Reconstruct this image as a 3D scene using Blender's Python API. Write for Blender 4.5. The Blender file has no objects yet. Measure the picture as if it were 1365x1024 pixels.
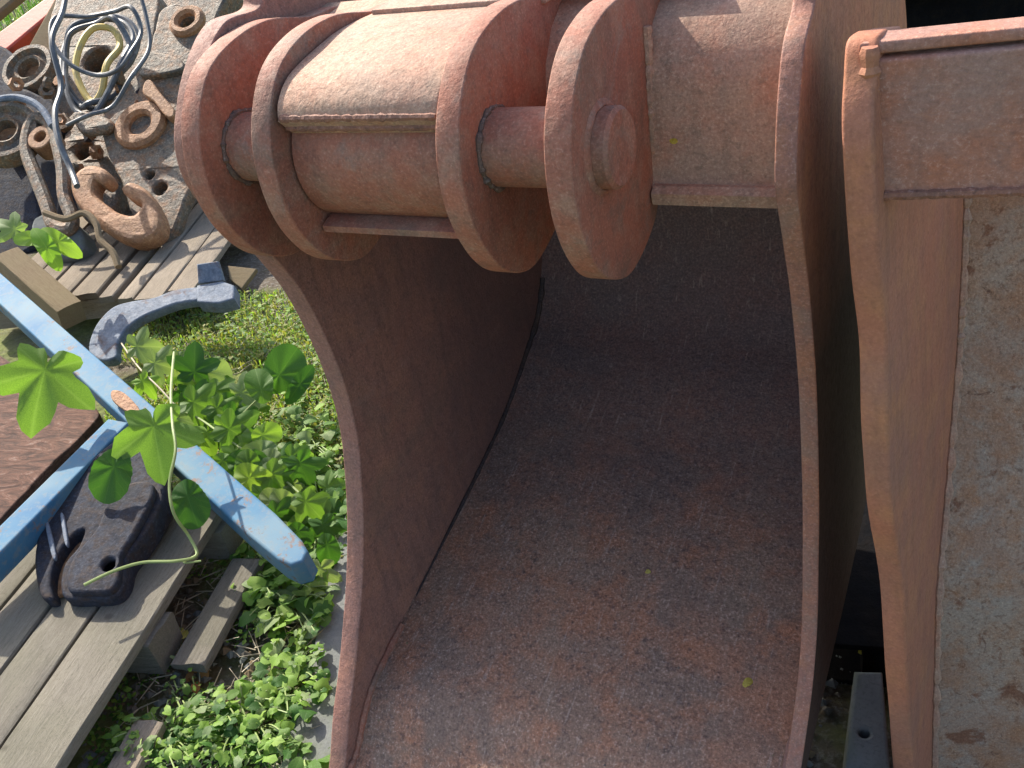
import bpy, bmesh, math, random
import numpy as np
from math import sin, cos, pi, radians, atan2, asin
from mathutils import Vector, Matrix, noise as mnoise
random.seed(7)
sc = bpy.context.scene
COL = sc.collection

# ------------------------------------------------------------------ camera
HC = 1.42
FPX = 1300.0
_p, _r = radians(32.5), radians(10.5)
_R = Vector((1, 0, 0)); FW = Vector((0, cos(_p), -sin(_p))); _U = Vector((0, sin(_p), cos(_p)))
RT = _R * cos(_r) - _U * sin(_r)
UP = _U * cos(_r) + _R * sin(_r)
CAM = Vector((0, 0, HC))
cam = bpy.data.cameras.new('camera'); cam_o = bpy.data.objects.new('camera', cam); COL.objects.link(cam_o)
cam.sensor_width = 36; cam.lens = 36 * FPX / 1365; cam.clip_start = 0.05; cam.clip_end = 500
M = Matrix((RT, UP, -FW)).transposed().to_4x4(); M.translation = CAM
cam_o.matrix_world = M
sc.camera = cam_o

# ------------------------------------------------------------------ light
WAX = Vector((0.8446, -0.5352, 0.0177)).normalized()      # width axis of the first bucket
DAX = Vector((0, 0, 1)).cross(WAX).normalized()           # into the bucket
VAX = WAX.cross(DAX).normalized()
SUN = (-0.72 * WAX + 0.31 * DAX + 0.66 * Vector((0, 0, 1))).normalized()
world = bpy.data.worlds.new('World'); sc.world = world; world.use_nodes = True
nt = world.node_tree; nt.nodes.clear()
bg = nt.nodes.new('ShaderNodeBackground'); wo = nt.nodes.new('ShaderNodeOutputWorld'); sk = nt.nodes.new('ShaderNodeTexSky')
sk.sky_type = 'NISHITA'; sk.sun_disc = False
sk.sun_elevation = asin(SUN.z); sk.sun_rotation = atan2(SUN.x, SUN.y)
sk.air_density = 1.0; sk.dust_density = 2.5; sk.ozone_density = 1.0
bg.inputs['Strength'].default_value = 0.15
nt.links.new(sk.outputs[0], bg.inputs[0]); nt.links.new(bg.outputs[0], wo.inputs[0])
sl = bpy.data.lights.new('sun', 'SUN'); sl.energy = 4.3; sl.angle = radians(0.5); sl.color = (1.0, 0.93, 0.82)
so = bpy.data.objects.new('sun', sl); COL.objects.link(so)
so.rotation_euler = SUN.to_track_quat('Z', 'Y').to_euler(); so.location = SUN * 10
sc.view_settings.view_transform = 'Standard'; sc.view_settings.look = 'None'
sc.view_settings.exposure = 1.1; sc.view_settings.gamma = 1; sc.view_settings.use_curve_mapping = False

# ------------------------------------------------------------------ helpers: points
def ray(x, y): return RT * ((x - 682.5) / FPX) + UP * (-(y - 512) / FPX) + FW
def PD(x, y, dep): return CAM + ray(x, y) * dep                       # at a distance along the lens axis
def PG(x, y, h=0.0):                                                  # on a level h above the ground
    q = ray(x, y); return CAM + q * ((h - HC) / q.z)
def PP(x, y, P0, n):                                                  # on a plane
    q = ray(x, y); return CAM + q * ((P0 - CAM).dot(n) / q.dot(n))
def catmull(pts, n=6, closed=False):
    P = [Vector(p) for p in pts]; out = []; L = len(P)
    rng = range(L) if closed else range(L - 1)
    for i in rng:
        if closed: a, b, c, d = P[(i - 1) % L], P[i], P[(i + 1) % L], P[(i + 2) % L]
        else: a, b, c, d = P[max(i - 1, 0)], P[i], P[i + 1], P[min(i + 2, L - 1)]
        for k in range(n):
            t = k / n
            out.append(0.5 * ((2 * b) + (c - a) * t + (2 * a - 5 * b + 4 * c - d) * t * t + (3 * b - a - 3 * c + d) * t ** 3))
    if not closed: out.append(P[-1])
    return out

# ------------------------------------------------------------------ helpers: objects
def tag(o, label=None, cat=None, group=None, kind=None):
    if label: o['label'] = label
    if cat: o['category'] = cat
    if group: o['group'] = group
    if kind: o['kind'] = kind
    return o
def empty(name, loc, label, cat, group=None):
    o = bpy.data.objects.new(name, None); COL.objects.link(o); o.location = loc
    o.empty_display_size = 0.05
    return tag(o, label, cat, group)
def link(name, me, mat, parent=None, mw=None, smooth=True, sharp=32):
    o = bpy.data.objects.new(name, me); COL.objects.link(o)
    if mat is not None and not me.materials: me.materials.append(mat)
    if smooth:
        me.shade_smooth(); me.set_sharp_from_angle(angle=radians(sharp))
    W = mw if mw is not None else Matrix.Identity(4)
    if parent is not None:
        o.parent = parent
        o.matrix_parent_inverse = Matrix.Identity(4)
        o.matrix_basis = parent_world(parent).inverted() @ W
    else: o.matrix_basis = W
    return o
def parent_world(o):
    m = o.matrix_basis.copy()
    while o.parent is not None:
        o = o.parent; m = o.matrix_basis @ m
    return m
def frame(origin, x, y, z):
    m = Matrix((x, y, z)).transposed().to_4x4(); m.translation = origin; return m
def jitter(me, amp, scale, seed=0.0):
    for v in me.vertices:
        n = mnoise.noise_vector(v.co * scale + Vector((seed, seed, seed)))
        v.co += n * amp
def plate_mesh(outline, thick, bevel=0.003, holes=(), res=2):
    """2D outline (list of (x,y)), solid plate centred on z=0"""
    cu = bpy.data.curves.new('c', 'CURVE'); cu.dimensions = '2D'; cu.fill_mode = 'BOTH'
    cu.extrude = max(thick / 2 - bevel, 1e-5); cu.bevel_depth = bevel; cu.bevel_resolution = res; cu.offset = -bevel
    for loop in [outline] + list(holes):
        s = cu.splines.new('POLY'); s.points.add(len(loop) - 1)
        for i, p in enumerate(loop): s.points[i].co = (p[0], p[1], 0, 1)
        s.use_cyclic_u = True
    tmp = bpy.data.objects.new('tmp', cu); COL.objects.link(tmp)
    dg = bpy.context.evaluated_depsgraph_get()
    me = bpy.data.meshes.new_from_object(tmp.evaluated_get(dg))
    bpy.data.objects.remove(tmp); bpy.data.curves.remove(cu)
    return me
def circle(cx, cy, r, n=28, sx=1): return [(cx + r * sx * cos(2 * pi * i / n), cy + r * sin(2 * pi * i / n)) for i in range(n)]
def tube_mesh(pts, rad, n=10, caps=True, closed=False):
    P = [Vector(p) for p in pts]; L = len(P)
    rads = rad if isinstance(rad, (list, tuple)) else [rad] * L
    vs, fs = [], []
    t0 = (P[1] - P[0]).normalized(); nrm = t0.orthogonal().normalized()
    for i in range(L):
        if closed: t = (P[(i + 1) % L] - P[i - 1]).normalized()
        else: t = (P[min(i + 1, L - 1)] - P[max(i - 1, 0)]).normalized()
        nrm = (nrm - t * nrm.dot(t)).normalized(); b = t.cross(nrm)
        for k in range(n):
            a = 2 * pi * k / n; vs.append(P[i] + (nrm * cos(a) + b * sin(a)) * rads[i])
    for i in range(L if closed else L - 1):
        j = (i + 1) % L
        for k in range(n):
            fs.append((i * n + k, i * n + (k + 1) % n, j * n + (k + 1) % n, j * n + k))
    if caps and not closed:
        fs.append(tuple(range(n))[::-1]); fs.append(tuple((L - 1) * n + k for k in range(n)))
    me = bpy.data.meshes.new('tube'); me.from_pydata([tuple(v) for v in vs], [], fs); return me
def lathe_mesh(prof, n=40):
    """closed profile [(r,z)] turned about z"""
    vs, fs = [], []; m = len(prof)
    for k in range(n):
        a = 2 * pi * k / n
        for r, z in prof: vs.append((r * cos(a), r * sin(a), z))
    for k in range(n):
        for i in range(m):
            fs.append((k * m + i, ((k + 1) % n) * m + i, ((k + 1) % n) * m + (i + 1) % m, k * m + (i + 1) % m))
    me = bpy.data.meshes.new('lathe'); me.from_pydata(vs, [], fs); return me
def disc_lathe(prof, n=32):
    """open profile from axis to axis"""
    vs, fs = [], []; m = len(prof)
    for k in range(n):
        a = 2 * pi * k / n
        for r, z in prof: vs.append((r * cos(a), r * sin(a), z))
    for k in range(n):
        for i in range(m - 1):
            fs.append((k * m + i, ((k + 1) % n) * m + i, ((k + 1) % n) * m + i + 1, k * m + i + 1))
    me = bpy.data.meshes.new('lathe'); me.from_pydata(vs, [], fs)
    bm = bmesh.new(); bm.from_mesh(me); bmesh.ops.remove_doubles(bm, verts=bm.verts, dist=1e-5); bm.to_mesh(me); bm.free(); return me
def basis(n, hint=None):
    n = n.normalized(); h = hint if hint is not None else UP
    y = (h - n * h.dot(n)).normalized(); x = y.cross(n); return x, y, n
def px_plate(name, px, P0, n, thick, mat, parent=None, bevel=0.003, holes=(), smooth_n=4, front=True, jit=0.0, hint=None):
    """outline given as picture points on the plane through P0 with normal n; thickness goes away from n"""
    x, y, z = basis(n, hint)
    def loc(q):
        d = PP(q[0], q[1], P0, z) - P0; return (d.dot(x), d.dot(y))
    ol = [loc(q) for q in px]
    if smooth_n > 1: ol = [tuple(v) for v in catmull([Vector((a, b)) for a, b in ol], smooth_n, True)]
    hs = []
    for h in holes:
        c = loc(h[:2]); e = loc((h[0] + h[2], h[1])); rr = math.hypot(e[0] - c[0], e[1] - c[1]); hs.append(circle(c[0], c[1], rr, 20))
    me = plate_mesh(ol, thick, bevel, hs)
    if jit: 
        jitter(me, jit, 30, random.random() * 9)
    return link(name, me, mat, parent, frame(P0 - z * (thick / 2), x, y, z))
def px_ring(name, px, py, P0, n, R, r, h, mat, parent=None, lip=0.004):
    c = PP(px, py, P0, n); x, y, z = basis(n); R *= 1.09; r *= 1.09
    me = lathe_mesh([(r, -h / 2), (r, h / 2 - lip), (r + lip, h / 2), (R - lip, h / 2), (R, h / 2 - lip), (R, -h / 2)], 36)
    jitter(me, 0.0015, 25, px)
    return link(name, me, mat, parent, frame(c, x, y, z))

# ------------------------------------------------------------------ materials
class G:
    def __init__(s, name):
        s.m = bpy.data.materials.new(name); s.m.use_nodes = True; s.t = s.m.node_tree; s.t.nodes.clear()
        s.out = s.n('ShaderNodeOutputMaterial'); s.b = s.n('ShaderNodeBsdfPrincipled'); s.l(s.b.outputs[0], s.out.inputs[0])
        s.tc = s.n('ShaderNodeTexCoord'); s.oi = s.n('ShaderNodeObjectInfo')
        va = s.n('ShaderNodeVectorMath'); va.operation = 'ADD'
        mu = s.n('ShaderNodeVectorMath'); mu.operation = 'SCALE'; mu.inputs['Scale'].default_value = 7.3
        cb = s.n('ShaderNodeCombineXYZ')
        for i in range(3): s.l(s.oi.outputs['Random'], cb.inputs[i])
        s.l(cb.outputs[0], mu.inputs[0]); s.l(s.tc.outputs['Object'], va.inputs[0]); s.l(mu.outputs[0], va.inputs[1])
        s.co = va.outputs[0]
    def n(s, k): return s.t.nodes.new(k)
    def l(s, a, b): s.t.links.new(a, b)
    def noise(s, scale, detail=4, rough=.55, stretch=None, dist=0.0, vec=None):
        v = vec or s.co
        if stretch:
            mp = s.n('ShaderNodeMapping'); mp.inputs['Scale'].default_value = stretch; s.l(v, mp.inputs[0]); v = mp.outputs[0]
        n = s.n('ShaderNodeTexNoise'); n.inputs['Scale'].default_value = scale; n.inputs['Detail'].default_value = detail
        n.inputs['Roughness'].default_value = rough; n.inputs['Distortion'].default_value = dist; s.l(v, n.inputs['Vector']); return n.outputs[0]
    def vor(s, scale, feature='F1', out='Distance'):
        n = s.n('ShaderNodeTexVoronoi'); n.feature = feature; n.inputs['Scale'].default_value = scale; s.l(s.co, n.inputs['Vector']); return n.outputs[out]
    def ramp(s, f, stops):
        r = s.n('ShaderNodeValToRGB'); e = r.color_ramp.elements
        while len(e) < len(stops): e.new(.5)
        for i, (p, c) in enumerate(stops):
            e[i].position = p; e[i].color = (c, c, c, 1) if not isinstance(c, (tuple, list)) else (*c, 1)
        s.l(f, r.inputs[0]); return r.outputs[0]
    def mix(s, f, a, b, mode='MIX'):
        m = s.n('ShaderNodeMix'); m.data_type = 'RGBA'; m.blend_type = mode; m.clamp_factor = True
        for i, v in ((0, f), (6, a), (7, b)):
            if hasattr(v, 'links'): s.l(v, m.inputs[i])
            elif isinstance(v, (tuple, list)): m.inputs[i].default_value = (*v, 1)
            else: m.inputs[i].default_value = v
        return m.outputs[2]
    def math(s, op, a, b=0.0):
        m = s.n('ShaderNodeMath'); m.operation = op
        for i, v in ((0, a), (1, b)):
            if hasattr(v, 'links'): s.l(v, m.inputs[i])
            else: m.inputs[i].default_value = v
        return m.outputs[0]
    def bump(s, h, dist, strength=1.0, prev=None):
        b = s.n('ShaderNodeBump'); b.inputs['Distance'].default_value = dist; b.inputs['Strength'].default_value = strength
        s.l(h, b.inputs['Height'])
        if prev: s.l(prev, b.inputs['Normal'])
        return b.outputs[0]
    def fin(s, col, rough=.75, nrm=None, metal=0.0, spec=.4):
        if hasattr(col, 'links'): s.l(col, s.b.inputs['Base Color'])
        else: s.b.inputs['Base Color'].default_value = (*col, 1)
        if hasattr(rough, 'links'): s.l(rough, s.b.inputs['Roughness'])
        else: s.b.inputs['Roughness'].default_value = rough
        if nrm: s.l(nrm, s.b.inputs['Normal'])
        s.b.inputs['Metallic'].default_value = metal; s.b.inputs['Specular IOR Level'].default_value = spec
        return s.m

def rust_mat(name, a, b, c, dark, pale, spk=0.35, grain=260, spots=.6, pale_amt=.5, streak=True, bump=.0012, rough=.7, lf=5, spec=.35, stain=None, zone=None, scratch=0.0):
    g = G(name)
    col = g.mix(g.ramp(g.noise(lf, 5, .6, dist=.4), [(.36, 0), (.64, 1)]), a, b)
    col = g.mix(g.ramp(g.noise(lf * 3.7, 7, .65), [(.45, 0), (.66, 1)]), col, c)
    if streak:
        col = g.mix(g.math('MULTIPLY', g.ramp(g.noise(9, 6, .7, stretch=(6, .8, 6)), [(.48, 0), (.75, 1)]), .5), col, dark)
    n3 = g.noise(grain, 3, .7)
    n4 = g.noise(grain * .36, 3, .75)
    col = g.mix(g.math('MULTIPLY', g.ramp(n4, [(.52, 0), (.68, 1)]), spots), col, dark)
    col = g.mix(g.math('MULTIPLY', g.ramp(n3, [(.56, 0), (.72, 1)]), pale_amt), col, pale)
    if stain:
        for k, (sc1, lo, hi, amt, c1) in enumerate(stain):
            col = g.mix(g.math('MULTIPLY', g.ramp(g.noise(sc1, 7, .68, dist=.8), [(lo, 0), (hi, 1)]), amt), col, c1)
    if zone:      # second colour blended over one end of the thing, ragged border
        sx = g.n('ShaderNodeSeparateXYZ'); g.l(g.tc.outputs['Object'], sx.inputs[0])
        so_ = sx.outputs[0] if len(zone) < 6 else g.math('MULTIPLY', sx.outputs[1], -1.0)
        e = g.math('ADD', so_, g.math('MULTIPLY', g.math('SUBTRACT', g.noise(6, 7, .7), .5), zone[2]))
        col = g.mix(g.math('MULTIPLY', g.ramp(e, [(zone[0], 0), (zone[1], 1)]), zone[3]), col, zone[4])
    if scratch:
        sn = g.noise(30, 4, .6, stretch=(.35, 1, 5), dist=.2)
        col = g.mix(g.math('MULTIPLY', g.ramp(sn, [(.60, 0), (.68, 1)]), scratch), col, pale)
    v = g.ramp(n3, [(.25, 1 - spk), (.75, 1 + spk)])
    col = g.mix(1.0, col, v, 'MULTIPLY')
    pit = g.ramp(g.noise(lf * 9, 6, .7), [(.3, 0), (.7, 1)])
    nb = g.bump(pit, bump * 1.6, .6); nb = g.bump(n4, bump, .8, nb); nb = g.bump(n3, bump * .5, .8, nb)
    rg = g.math('ADD', g.math('MULTIPLY', n4, .35), rough - .17)
    return g.fin(col, rg, nb, spec=spec)

GRIME = (.15, .115, .085)
M_DISC = rust_mat('rust_primer_red', (.36, .132, .078), (.30, .115, .075), (.33, .175, .118), (.13, .075, .055), (.46, .30, .22), spk=.25, grain=300, spots=.35, pale_amt=.3, rough=.72, bump=.0007, lf=7, stain=[(5.5, .52, .66, .55, GRIME), (12, .58, .68, .5, (.25, .19, .15))])
M_SIDE = rust_mat('rust_brown_side', (.32, .15, .108), (.26, .135, .105), (.35, .165, .11), (.10, .06, .052), (.36, .24, .20), spk=.25, grain=300, spots=.45, pale_amt=.3, rough=.72, bump=.0008, lf=4.5, stain=[(3.5, .5, .66, .5, (.17, .12, .09)), (9, .56, .7, .4, (.30, .11, .07))], zone=(.12, .42, .3, .65, (.105, .068, .068)), scratch=.12)
M_SHEET = rust_mat('rust_dark_sheet', (.285, .165, .11), (.21, .135, .10), (.35, .15, .082), (.085, .055, .05), (.50, .40, .34), spk=.5, grain=240, spots=.7, pale_amt=.38, streak=False, rough=.62, bump=.0017, lf=4, stain=[(3, .5, .64, .5, (.34, .15, .085)), (6, .56, .66, .5, (.165, .11, .085)), (2.2, .52, .66, .4, (.31, .22, .15))], zone=(.22, .60, .35, .75, (.088, .070, .078)), scratch=.22)
M_BOX = rust_mat('rust_dusty_grey', (.44, .27, .18), (.37, .235, .17), (.44, .215, .135), (.17, .125, .09), (.52, .41, .30), spk=.28, grain=300, spots=.45, pale_amt=.45, rough=.76, bump=.0009, stain=[(4.5, .48, .64, .55, (.26, .19, .145))])
M_PINK = rust_mat('rust_pink_panel', (.40, .18, .12), (.35, .185, .14), (.40, .155, .09), (.15, .085, .065), (.48, .36, .30), spk=.22, spots=.35, pale_amt=.35, bump=.0008, stain=[(5, .5, .64, .5, (.30, .20, .165)), (9, .58, .68, .5, (.36, .14, .08))])
M_ORNG = rust_mat('rust_orange_side', (.40, .155, .085), (.345, .15, .098), (.42, .18, .09), (.18, .085, .055), (.42, .25, .17), spk=.16, spots=.3, pale_amt=.2, bump=.0006, stain=[(5, .5, .66, .4, (.28, .15, .09))])
M_SIDE2 = rust_mat('rust_worn_edge', (.34, .145, .095), (.28, .13, .098), (.35, .15, .085), (.14, .09, .075), (.46, .33, .27), spk=.25, grain=300, spots=.4, pale_amt=.35, bump=.0008, stain=[(9, .5, .64, .5, (.22, .16, .13))])
M_OUT = rust_mat('rust_outer_face_shaded', (.42, .165, .09), (.36, .16, .10), (.44, .19, .095), (.12, .06, .045), (.38, .24, .17), spk=.2, spots=.35, pale_amt=.2, bump=.0008, zone=(.06, .30, .15, .93, (.028, .021, .018), 'v'))  # near-black zone puts the gap's shade into the lower face colour
M_SEAM2 = rust_mat('dirt_caked_weld', (.15, .105, .08), (.10, .075, .065), (.19, .11, .075), (.04, .032, .03), (.3, .27, .24), spk=.35, spots=.5, pale_amt=.4, bump=.001)
M_SEAM = rust_mat('crease_shade', (.045, .034, .034), (.03, .024, .026), (.07, .045, .035), (.012, .01, .01), (.12, .09, .08), spk=.3, spots=.5, pale_amt=.3, bump=.001)  # near-black, for the shade in the crease beside the sheet
M_TAN = rust_mat('rust_tan_pitted', (.37, .265, .19), (.32, .26, .205), (.35, .18, .095), (.13, .06, .035), (.46, .36, .27), spk=.3, grain=300, spots=.6, pale_amt=.35, streak=False, bump=.0012, lf=5, stain=[(5, .48, .60, .6, (.33, .165, .09)), (17, .58, .64, .8, (.18, .07, .035)), (40, .62, .68, .8, (.12, .055, .035))])
M_WELD = rust_mat('weld_rust', (.25, .11, .07), (.30, .14, .09), (.20, .10, .07), (.07, .045, .04), (.4, .25, .2), spk=.3, streak=False)
M_JUNK = rust_mat('greasy_grey_steel', (.20, .155, .105), (.10, .085, .066), (.25, .125, .055), (.028, .024, .02), (.38, .31, .23), spk=.45, grain=120, spots=.5, pale_amt=.45, streak=False, lf=9, bump=.002, rough=.6)
M_JRUST = rust_mat('orange_rust_cast', (.36, .165, .07), (.26, .13, .065), (.40, .21, .10), (.08, .05, .03), (.5, .34, .2), spk=.25, grain=120, spots=.4, pale_amt=.35, streak=False, lf=10, bump=.002, rough=.65)
M_DARK = rust_mat('dark_cast_steel', (.020, .022, .031), (.034, .038, .052), (.042, .030, .026), (.010, .010, .012), (.09, .10, .13), spk=.3, grain=150, spots=.4, pale_amt=.25, streak=False, lf=12, bump=.0007, rough=.78, spec=.18)
M_GREY = rust_mat('blue_grey_steel', (.15, .18, .225), (.11, .135, .17), (.20, .22, .25), (.05, .05, .055), (.24, .26, .29), spk=.2, grain=150, spots=.3, pale_amt=.3, streak=False, lf=10, bump=.001, rough=.72, spec=.2, stain=[(14, .56, .66, .7, (.13, .075, .05))])
M_NEARBLACK = rust_mat('near_black', (.009, .009, .010), (.006, .006, .007), (.012, .010, .009), (.004, .004, .004), (.02, .02, .02), spk=.2, spots=.3, pale_amt=.1, rough=.95, spec=.03)

def blue_mat():
    g = G('chipped_blue_paint')
    base = g.mix(g.ramp(g.noise(9, 5, .6), [(.38, 0), (.62, 1)]), (.035, .125, .235), (.06, .16, .25))
    base = g.mix(g.ramp(g.noise(3.2, 3, .5), [(.45, 0), (.6, 1)]), base, (.12, .20, .25))
    base = g.mix(g.math('MULTIPLY', g.ramp(g.noise(60, 6, .7), [(.5, 0), (.62, 1)]), .55), base, (.15, .185, .20))
    chip = g.ramp(g.noise(17, 9, .78), [(.585, 0), (.61, 1)])
    base = g.mix(chip, base, (.15, .115, .10))
    nb = g.bump(chip, .0008, -.8); nb = g.bump(g.noise(120, 4, .6), .0006, .6, nb)
    return g.fin(base, .68, nb, spec=.18)
M_BLUE = blue_mat()
def paint_mat(name, a, b, rough=.5):
    g = G(name)
    col = g.mix(g.ramp(g.noise(14, 6, .7), [(.5, 0), (.68, 1)]), a, b)
    return g.fin(col, rough, g.bump(g.noise(90, 4, .6), .001, .6))
M_RED = paint_mat('red_paint', (.62, .085, .04), (.30, .08, .05))
M_YEL = paint_mat('yellow_hose', (.60, .44, .13), (.35, .28, .16))
M_HOSE = paint_mat('grey_rubber_hose', (.075, .08, .085), (.17, .18, .185), .45)
M_CONC = None
def wood_mat(name, a, b, dark, tint=(.3, .3, .3)):
    g = G(name)
    gr = g.noise(14, 8, .7, stretch=(1.2, 14, 14), dist=.6)
    col = g.mix(g.ramp(gr, [(.32, 0), (.66, 1)]), a, b)
    fine = g.noise(40, 6, .75, stretch=(1.0, 22, 10), dist=.3)
    col = g.mix(g.math('MULTIPLY', g.ramp(fine, [(.52, 0), (.68, 1)]), .7), col, dark)
    col = g.mix(g.math('MULTIPLY', g.ramp(g.noise(5, 5, .6), [(.42, 0), (.7, 1)]), .55), col, tint)
    kn = g.ramp(g.vor(7), [(.0, 1), (.05, .6), (.075, 0)])
    col = g.mix(g.math('MULTIPLY', kn, .6), col, dark)
    col = g.mix(g.math('MULTIPLY', g.ramp(g.noise(170, 3, .7), [(.55, 0), (.7, 1)]), .3), col, dark)
    v = g.math('ADD', g.math('MULTIPLY', g.oi.outputs['Random'], .35), .82)
    col = g.mix(1.0, col, v, 'MULTIPLY')
    nb = g.bump(fine, .0022, .8); nb = g.bump(gr, .002, .6, nb)
    return g.fin(col, .9, nb, spec=.1)
M_WOOD = wood_mat('weathered_pallet_wood', (.135, .122, .098), (.20, .183, .15), (.038, .032, .024), (.125, .122, .085))
M_WOOD2 = wood_mat('pale_pallet_wood', (.22, .18, .135), (.30, .255, .20), (.06, .045, .033), (.17, .14, .10))
M_TIMB = wood_mat('brown_timber', (.19, .135, .08), (.24, .185, .115), (.09, .06, .04), (.22, .18, .10))
def flake_mat():
    g = G('flaking_red_brown')
    gr = g.noise(11, 9, .8, stretch=(1.0, 3.2, 5), dist=1.6)
    col = g.ramp(gr, [(.3, (.02, .013, .012)), (.45, (.085, .045, .032)), (.56, (.16, .078, .05)), (.70, (.30, .235, .20))])
    nb = g.bump(gr, .006, 1.0)
    return g.fin(col, .8, nb, spec=.25)
M_FLAKE = flake_mat()
def conc_mat():
    g = G('grey_concrete')
    col = g.mix(g.ramp(g.noise(6, 7, .65), [(.35, 0), (.65, 1)]), (.12, .13, .125), (.18, .185, .175))
    col = g.mix(g.math('MULTIPLY', g.ramp(g.noise(160, 4, .75), [(.5, 0), (.68, 1)]), .6), col, (.09, .095, .09))
    col = g.mix(g.math('MULTIPLY', g.ramp(g.noise(2.8, 6, .7), [(.5, 0), (.66, 1)]), .7), col, (.10, .125, .06))
    nb = g.bump(g.noise(120, 5, .7), .002, .7)
    return g.fin(col, .9, nb, spec=.2)
M_CONC = conc_mat()
def ground_mat():
    g = G('soil_and_moss')
    soil = g.mix(g.ramp(g.noise(9, 8, .7), [(.35, 0), (.65, 1)]), (.085, .065, .045), (.16, .135, .105))
    soil = g.mix(g.ramp(g.noise(90, 4, .7), [(.5, 0), (.64, 1)]), soil, (.22, .20, .17))
    moss = g.mix(g.ramp(g.noise(40, 6, .7), [(.35, 0), (.65, 1)]), (.085, .115, .03), (.19, .215, .06))
    col = g.mix(g.ramp(g.noise(1.7, 6, .6), [(.44, 0), (.56, 1)]), soil, moss)
    nb = g.bump(g.noise(45, 7, .7), .015, .8)
    return g.fin(col, .95, nb, spec=.15)
M_GROUND = ground_mat()
def leaf_mat(name, a, b, vein, transl=.45):
    g = G(name)
    sx = g.n('ShaderNodeSeparateXYZ'); g.l(g.tc.outputs['UV'], sx.inputs[0])
    col = g.mix(g.oi.outputs['Random'], a, b)
    col = g.mix(g.ramp(g.noise(60, 4, .6), [(.35, 0), (.65, .5)]), col, tuple(x * .6 for x in a))
    # veins: v runs along the rim angle, u from centre out (carried in uv)
    at = g.math('FRACT', sx.outputs[1]); vv = g.math('ABSOLUTE', g.math('SUBTRACT', at, .5))
    col = g.mix(g.math('MULTIPLY', g.ramp(vv, [(.0, 1), (.06, 0)]), .28), col, vein)
    g.fin(col, .58, g.bump(g.ramp(vv, [(0, 0), (.12, 1)]), .0008, .35), spec=.3)
    tr = g.n('ShaderNodeBsdfTranslucent'); g.l(g.mix(1.0, col, (1.25, 1.35, .5), 'MULTIPLY'), tr.inputs[0])
    ms = g.n('ShaderNodeMixShader'); ms.inputs[0].default_value = transl
    g.l(g.b.outputs[0], ms.inputs[1]); g.l(tr.outputs[0], ms.inputs[2]); g.l(ms.outputs[0], g.out.inputs[0])
    return g.m
M_LEAF = leaf_mat('fresh_green_leaf', (.105, .21, .04), (.17, .29, .06), (.30, .44, .14))
M_LEAFB = leaf_mat('bright_green_leaf', (.21, .37, .055), (.31, .45, .09), (.36, .5, .15))
M_LEAFD = leaf_mat('deep_green_leaf', (.045, .13, .022), (.08, .19, .035), (.14, .24, .06))
M_LEAFP = leaf_mat('pale_green_leaf', (.20, .29, .12), (.28, .35, .16), (.42, .5, .28))
M_MOSS = leaf_mat('yellow_green_moss', (.26, .27, .07), (.36, .34, .11), (.4, .4, .2))
M_LEAFY = leaf_mat('yellow_leaf', (.62, .50, .10), (.70, .60, .18), (.75, .65, .3))
M_LEAFO = leaf_mat('withered_orange_leaf', (.36, .15, .05), (.45, .24, .08), (.5, .3, .15))
def stem_mat(name, c):
    g = G(name); return g.fin(g.mix(g.noise(50, 3), c, tuple(x * .6 for x in c)), .6)
M_STEM = stem_mat('green_stem', (.28, .36, .12)); M_STEMD = stem_mat('dry_stem', (.42, .36, .24))

# ------------------------------------------------------------------ ground
def ground():
    X = np.concatenate([np.linspace(-60, -6, 12), np.linspace(-5.5, 3, 150), np.linspace(3.5, 60, 12)])
    Y = np.concatenate([np.linspace(-60, -1, 8), np.linspace(0, 9, 150), np.linspace(10, 200, 14)])
    vs = []
    for y in Y:
        for x in X:
            a = mnoise.fractal(Vector((x * 1.3, y * 1.3, 0)), 1.0, 2.0, 5) * .03 if (-6 < x < 3.5 and -1 < y < 10) else 0
            vs.append((x, y, a - .02))
    nx = len(X); fs = [(j * nx + i, j * nx + i + 1, (j + 1) * nx + i + 1, (j + 1) * nx + i) for j in range(len(Y) - 1) for i in range(nx - 1)]
    me = bpy.data.meshes.new('ground'); me.from_pydata(vs, [], fs)
    tag(link('ground', me, M_GROUND), kind='structure')
ground()
def pad():      # concrete under the buckets, ragged edge on the plant side
    edge = [(-.60, .2), (-.55, .6), (-.54, .95), (-.50, 1.2), (-.47, 1.45), (-.43, 1.8), (-.36, 2.3), (-.2, 2.9)]
    e = catmull([Vector(q) for q in edge], 8)
    ol = [(v.x + random.uniform(-.008, .008), v.y) for v in e] + [(-.1, 3.0), (.22, 1.6), (.26, .9), (.27, .2)]
    me = plate_mesh(ol, .06, .006)
    o = link('concrete_slab', me, M_CONC, None, Matrix.Translation((0, 0, -.005))); tag(o, kind='structure')
pad()

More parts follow.
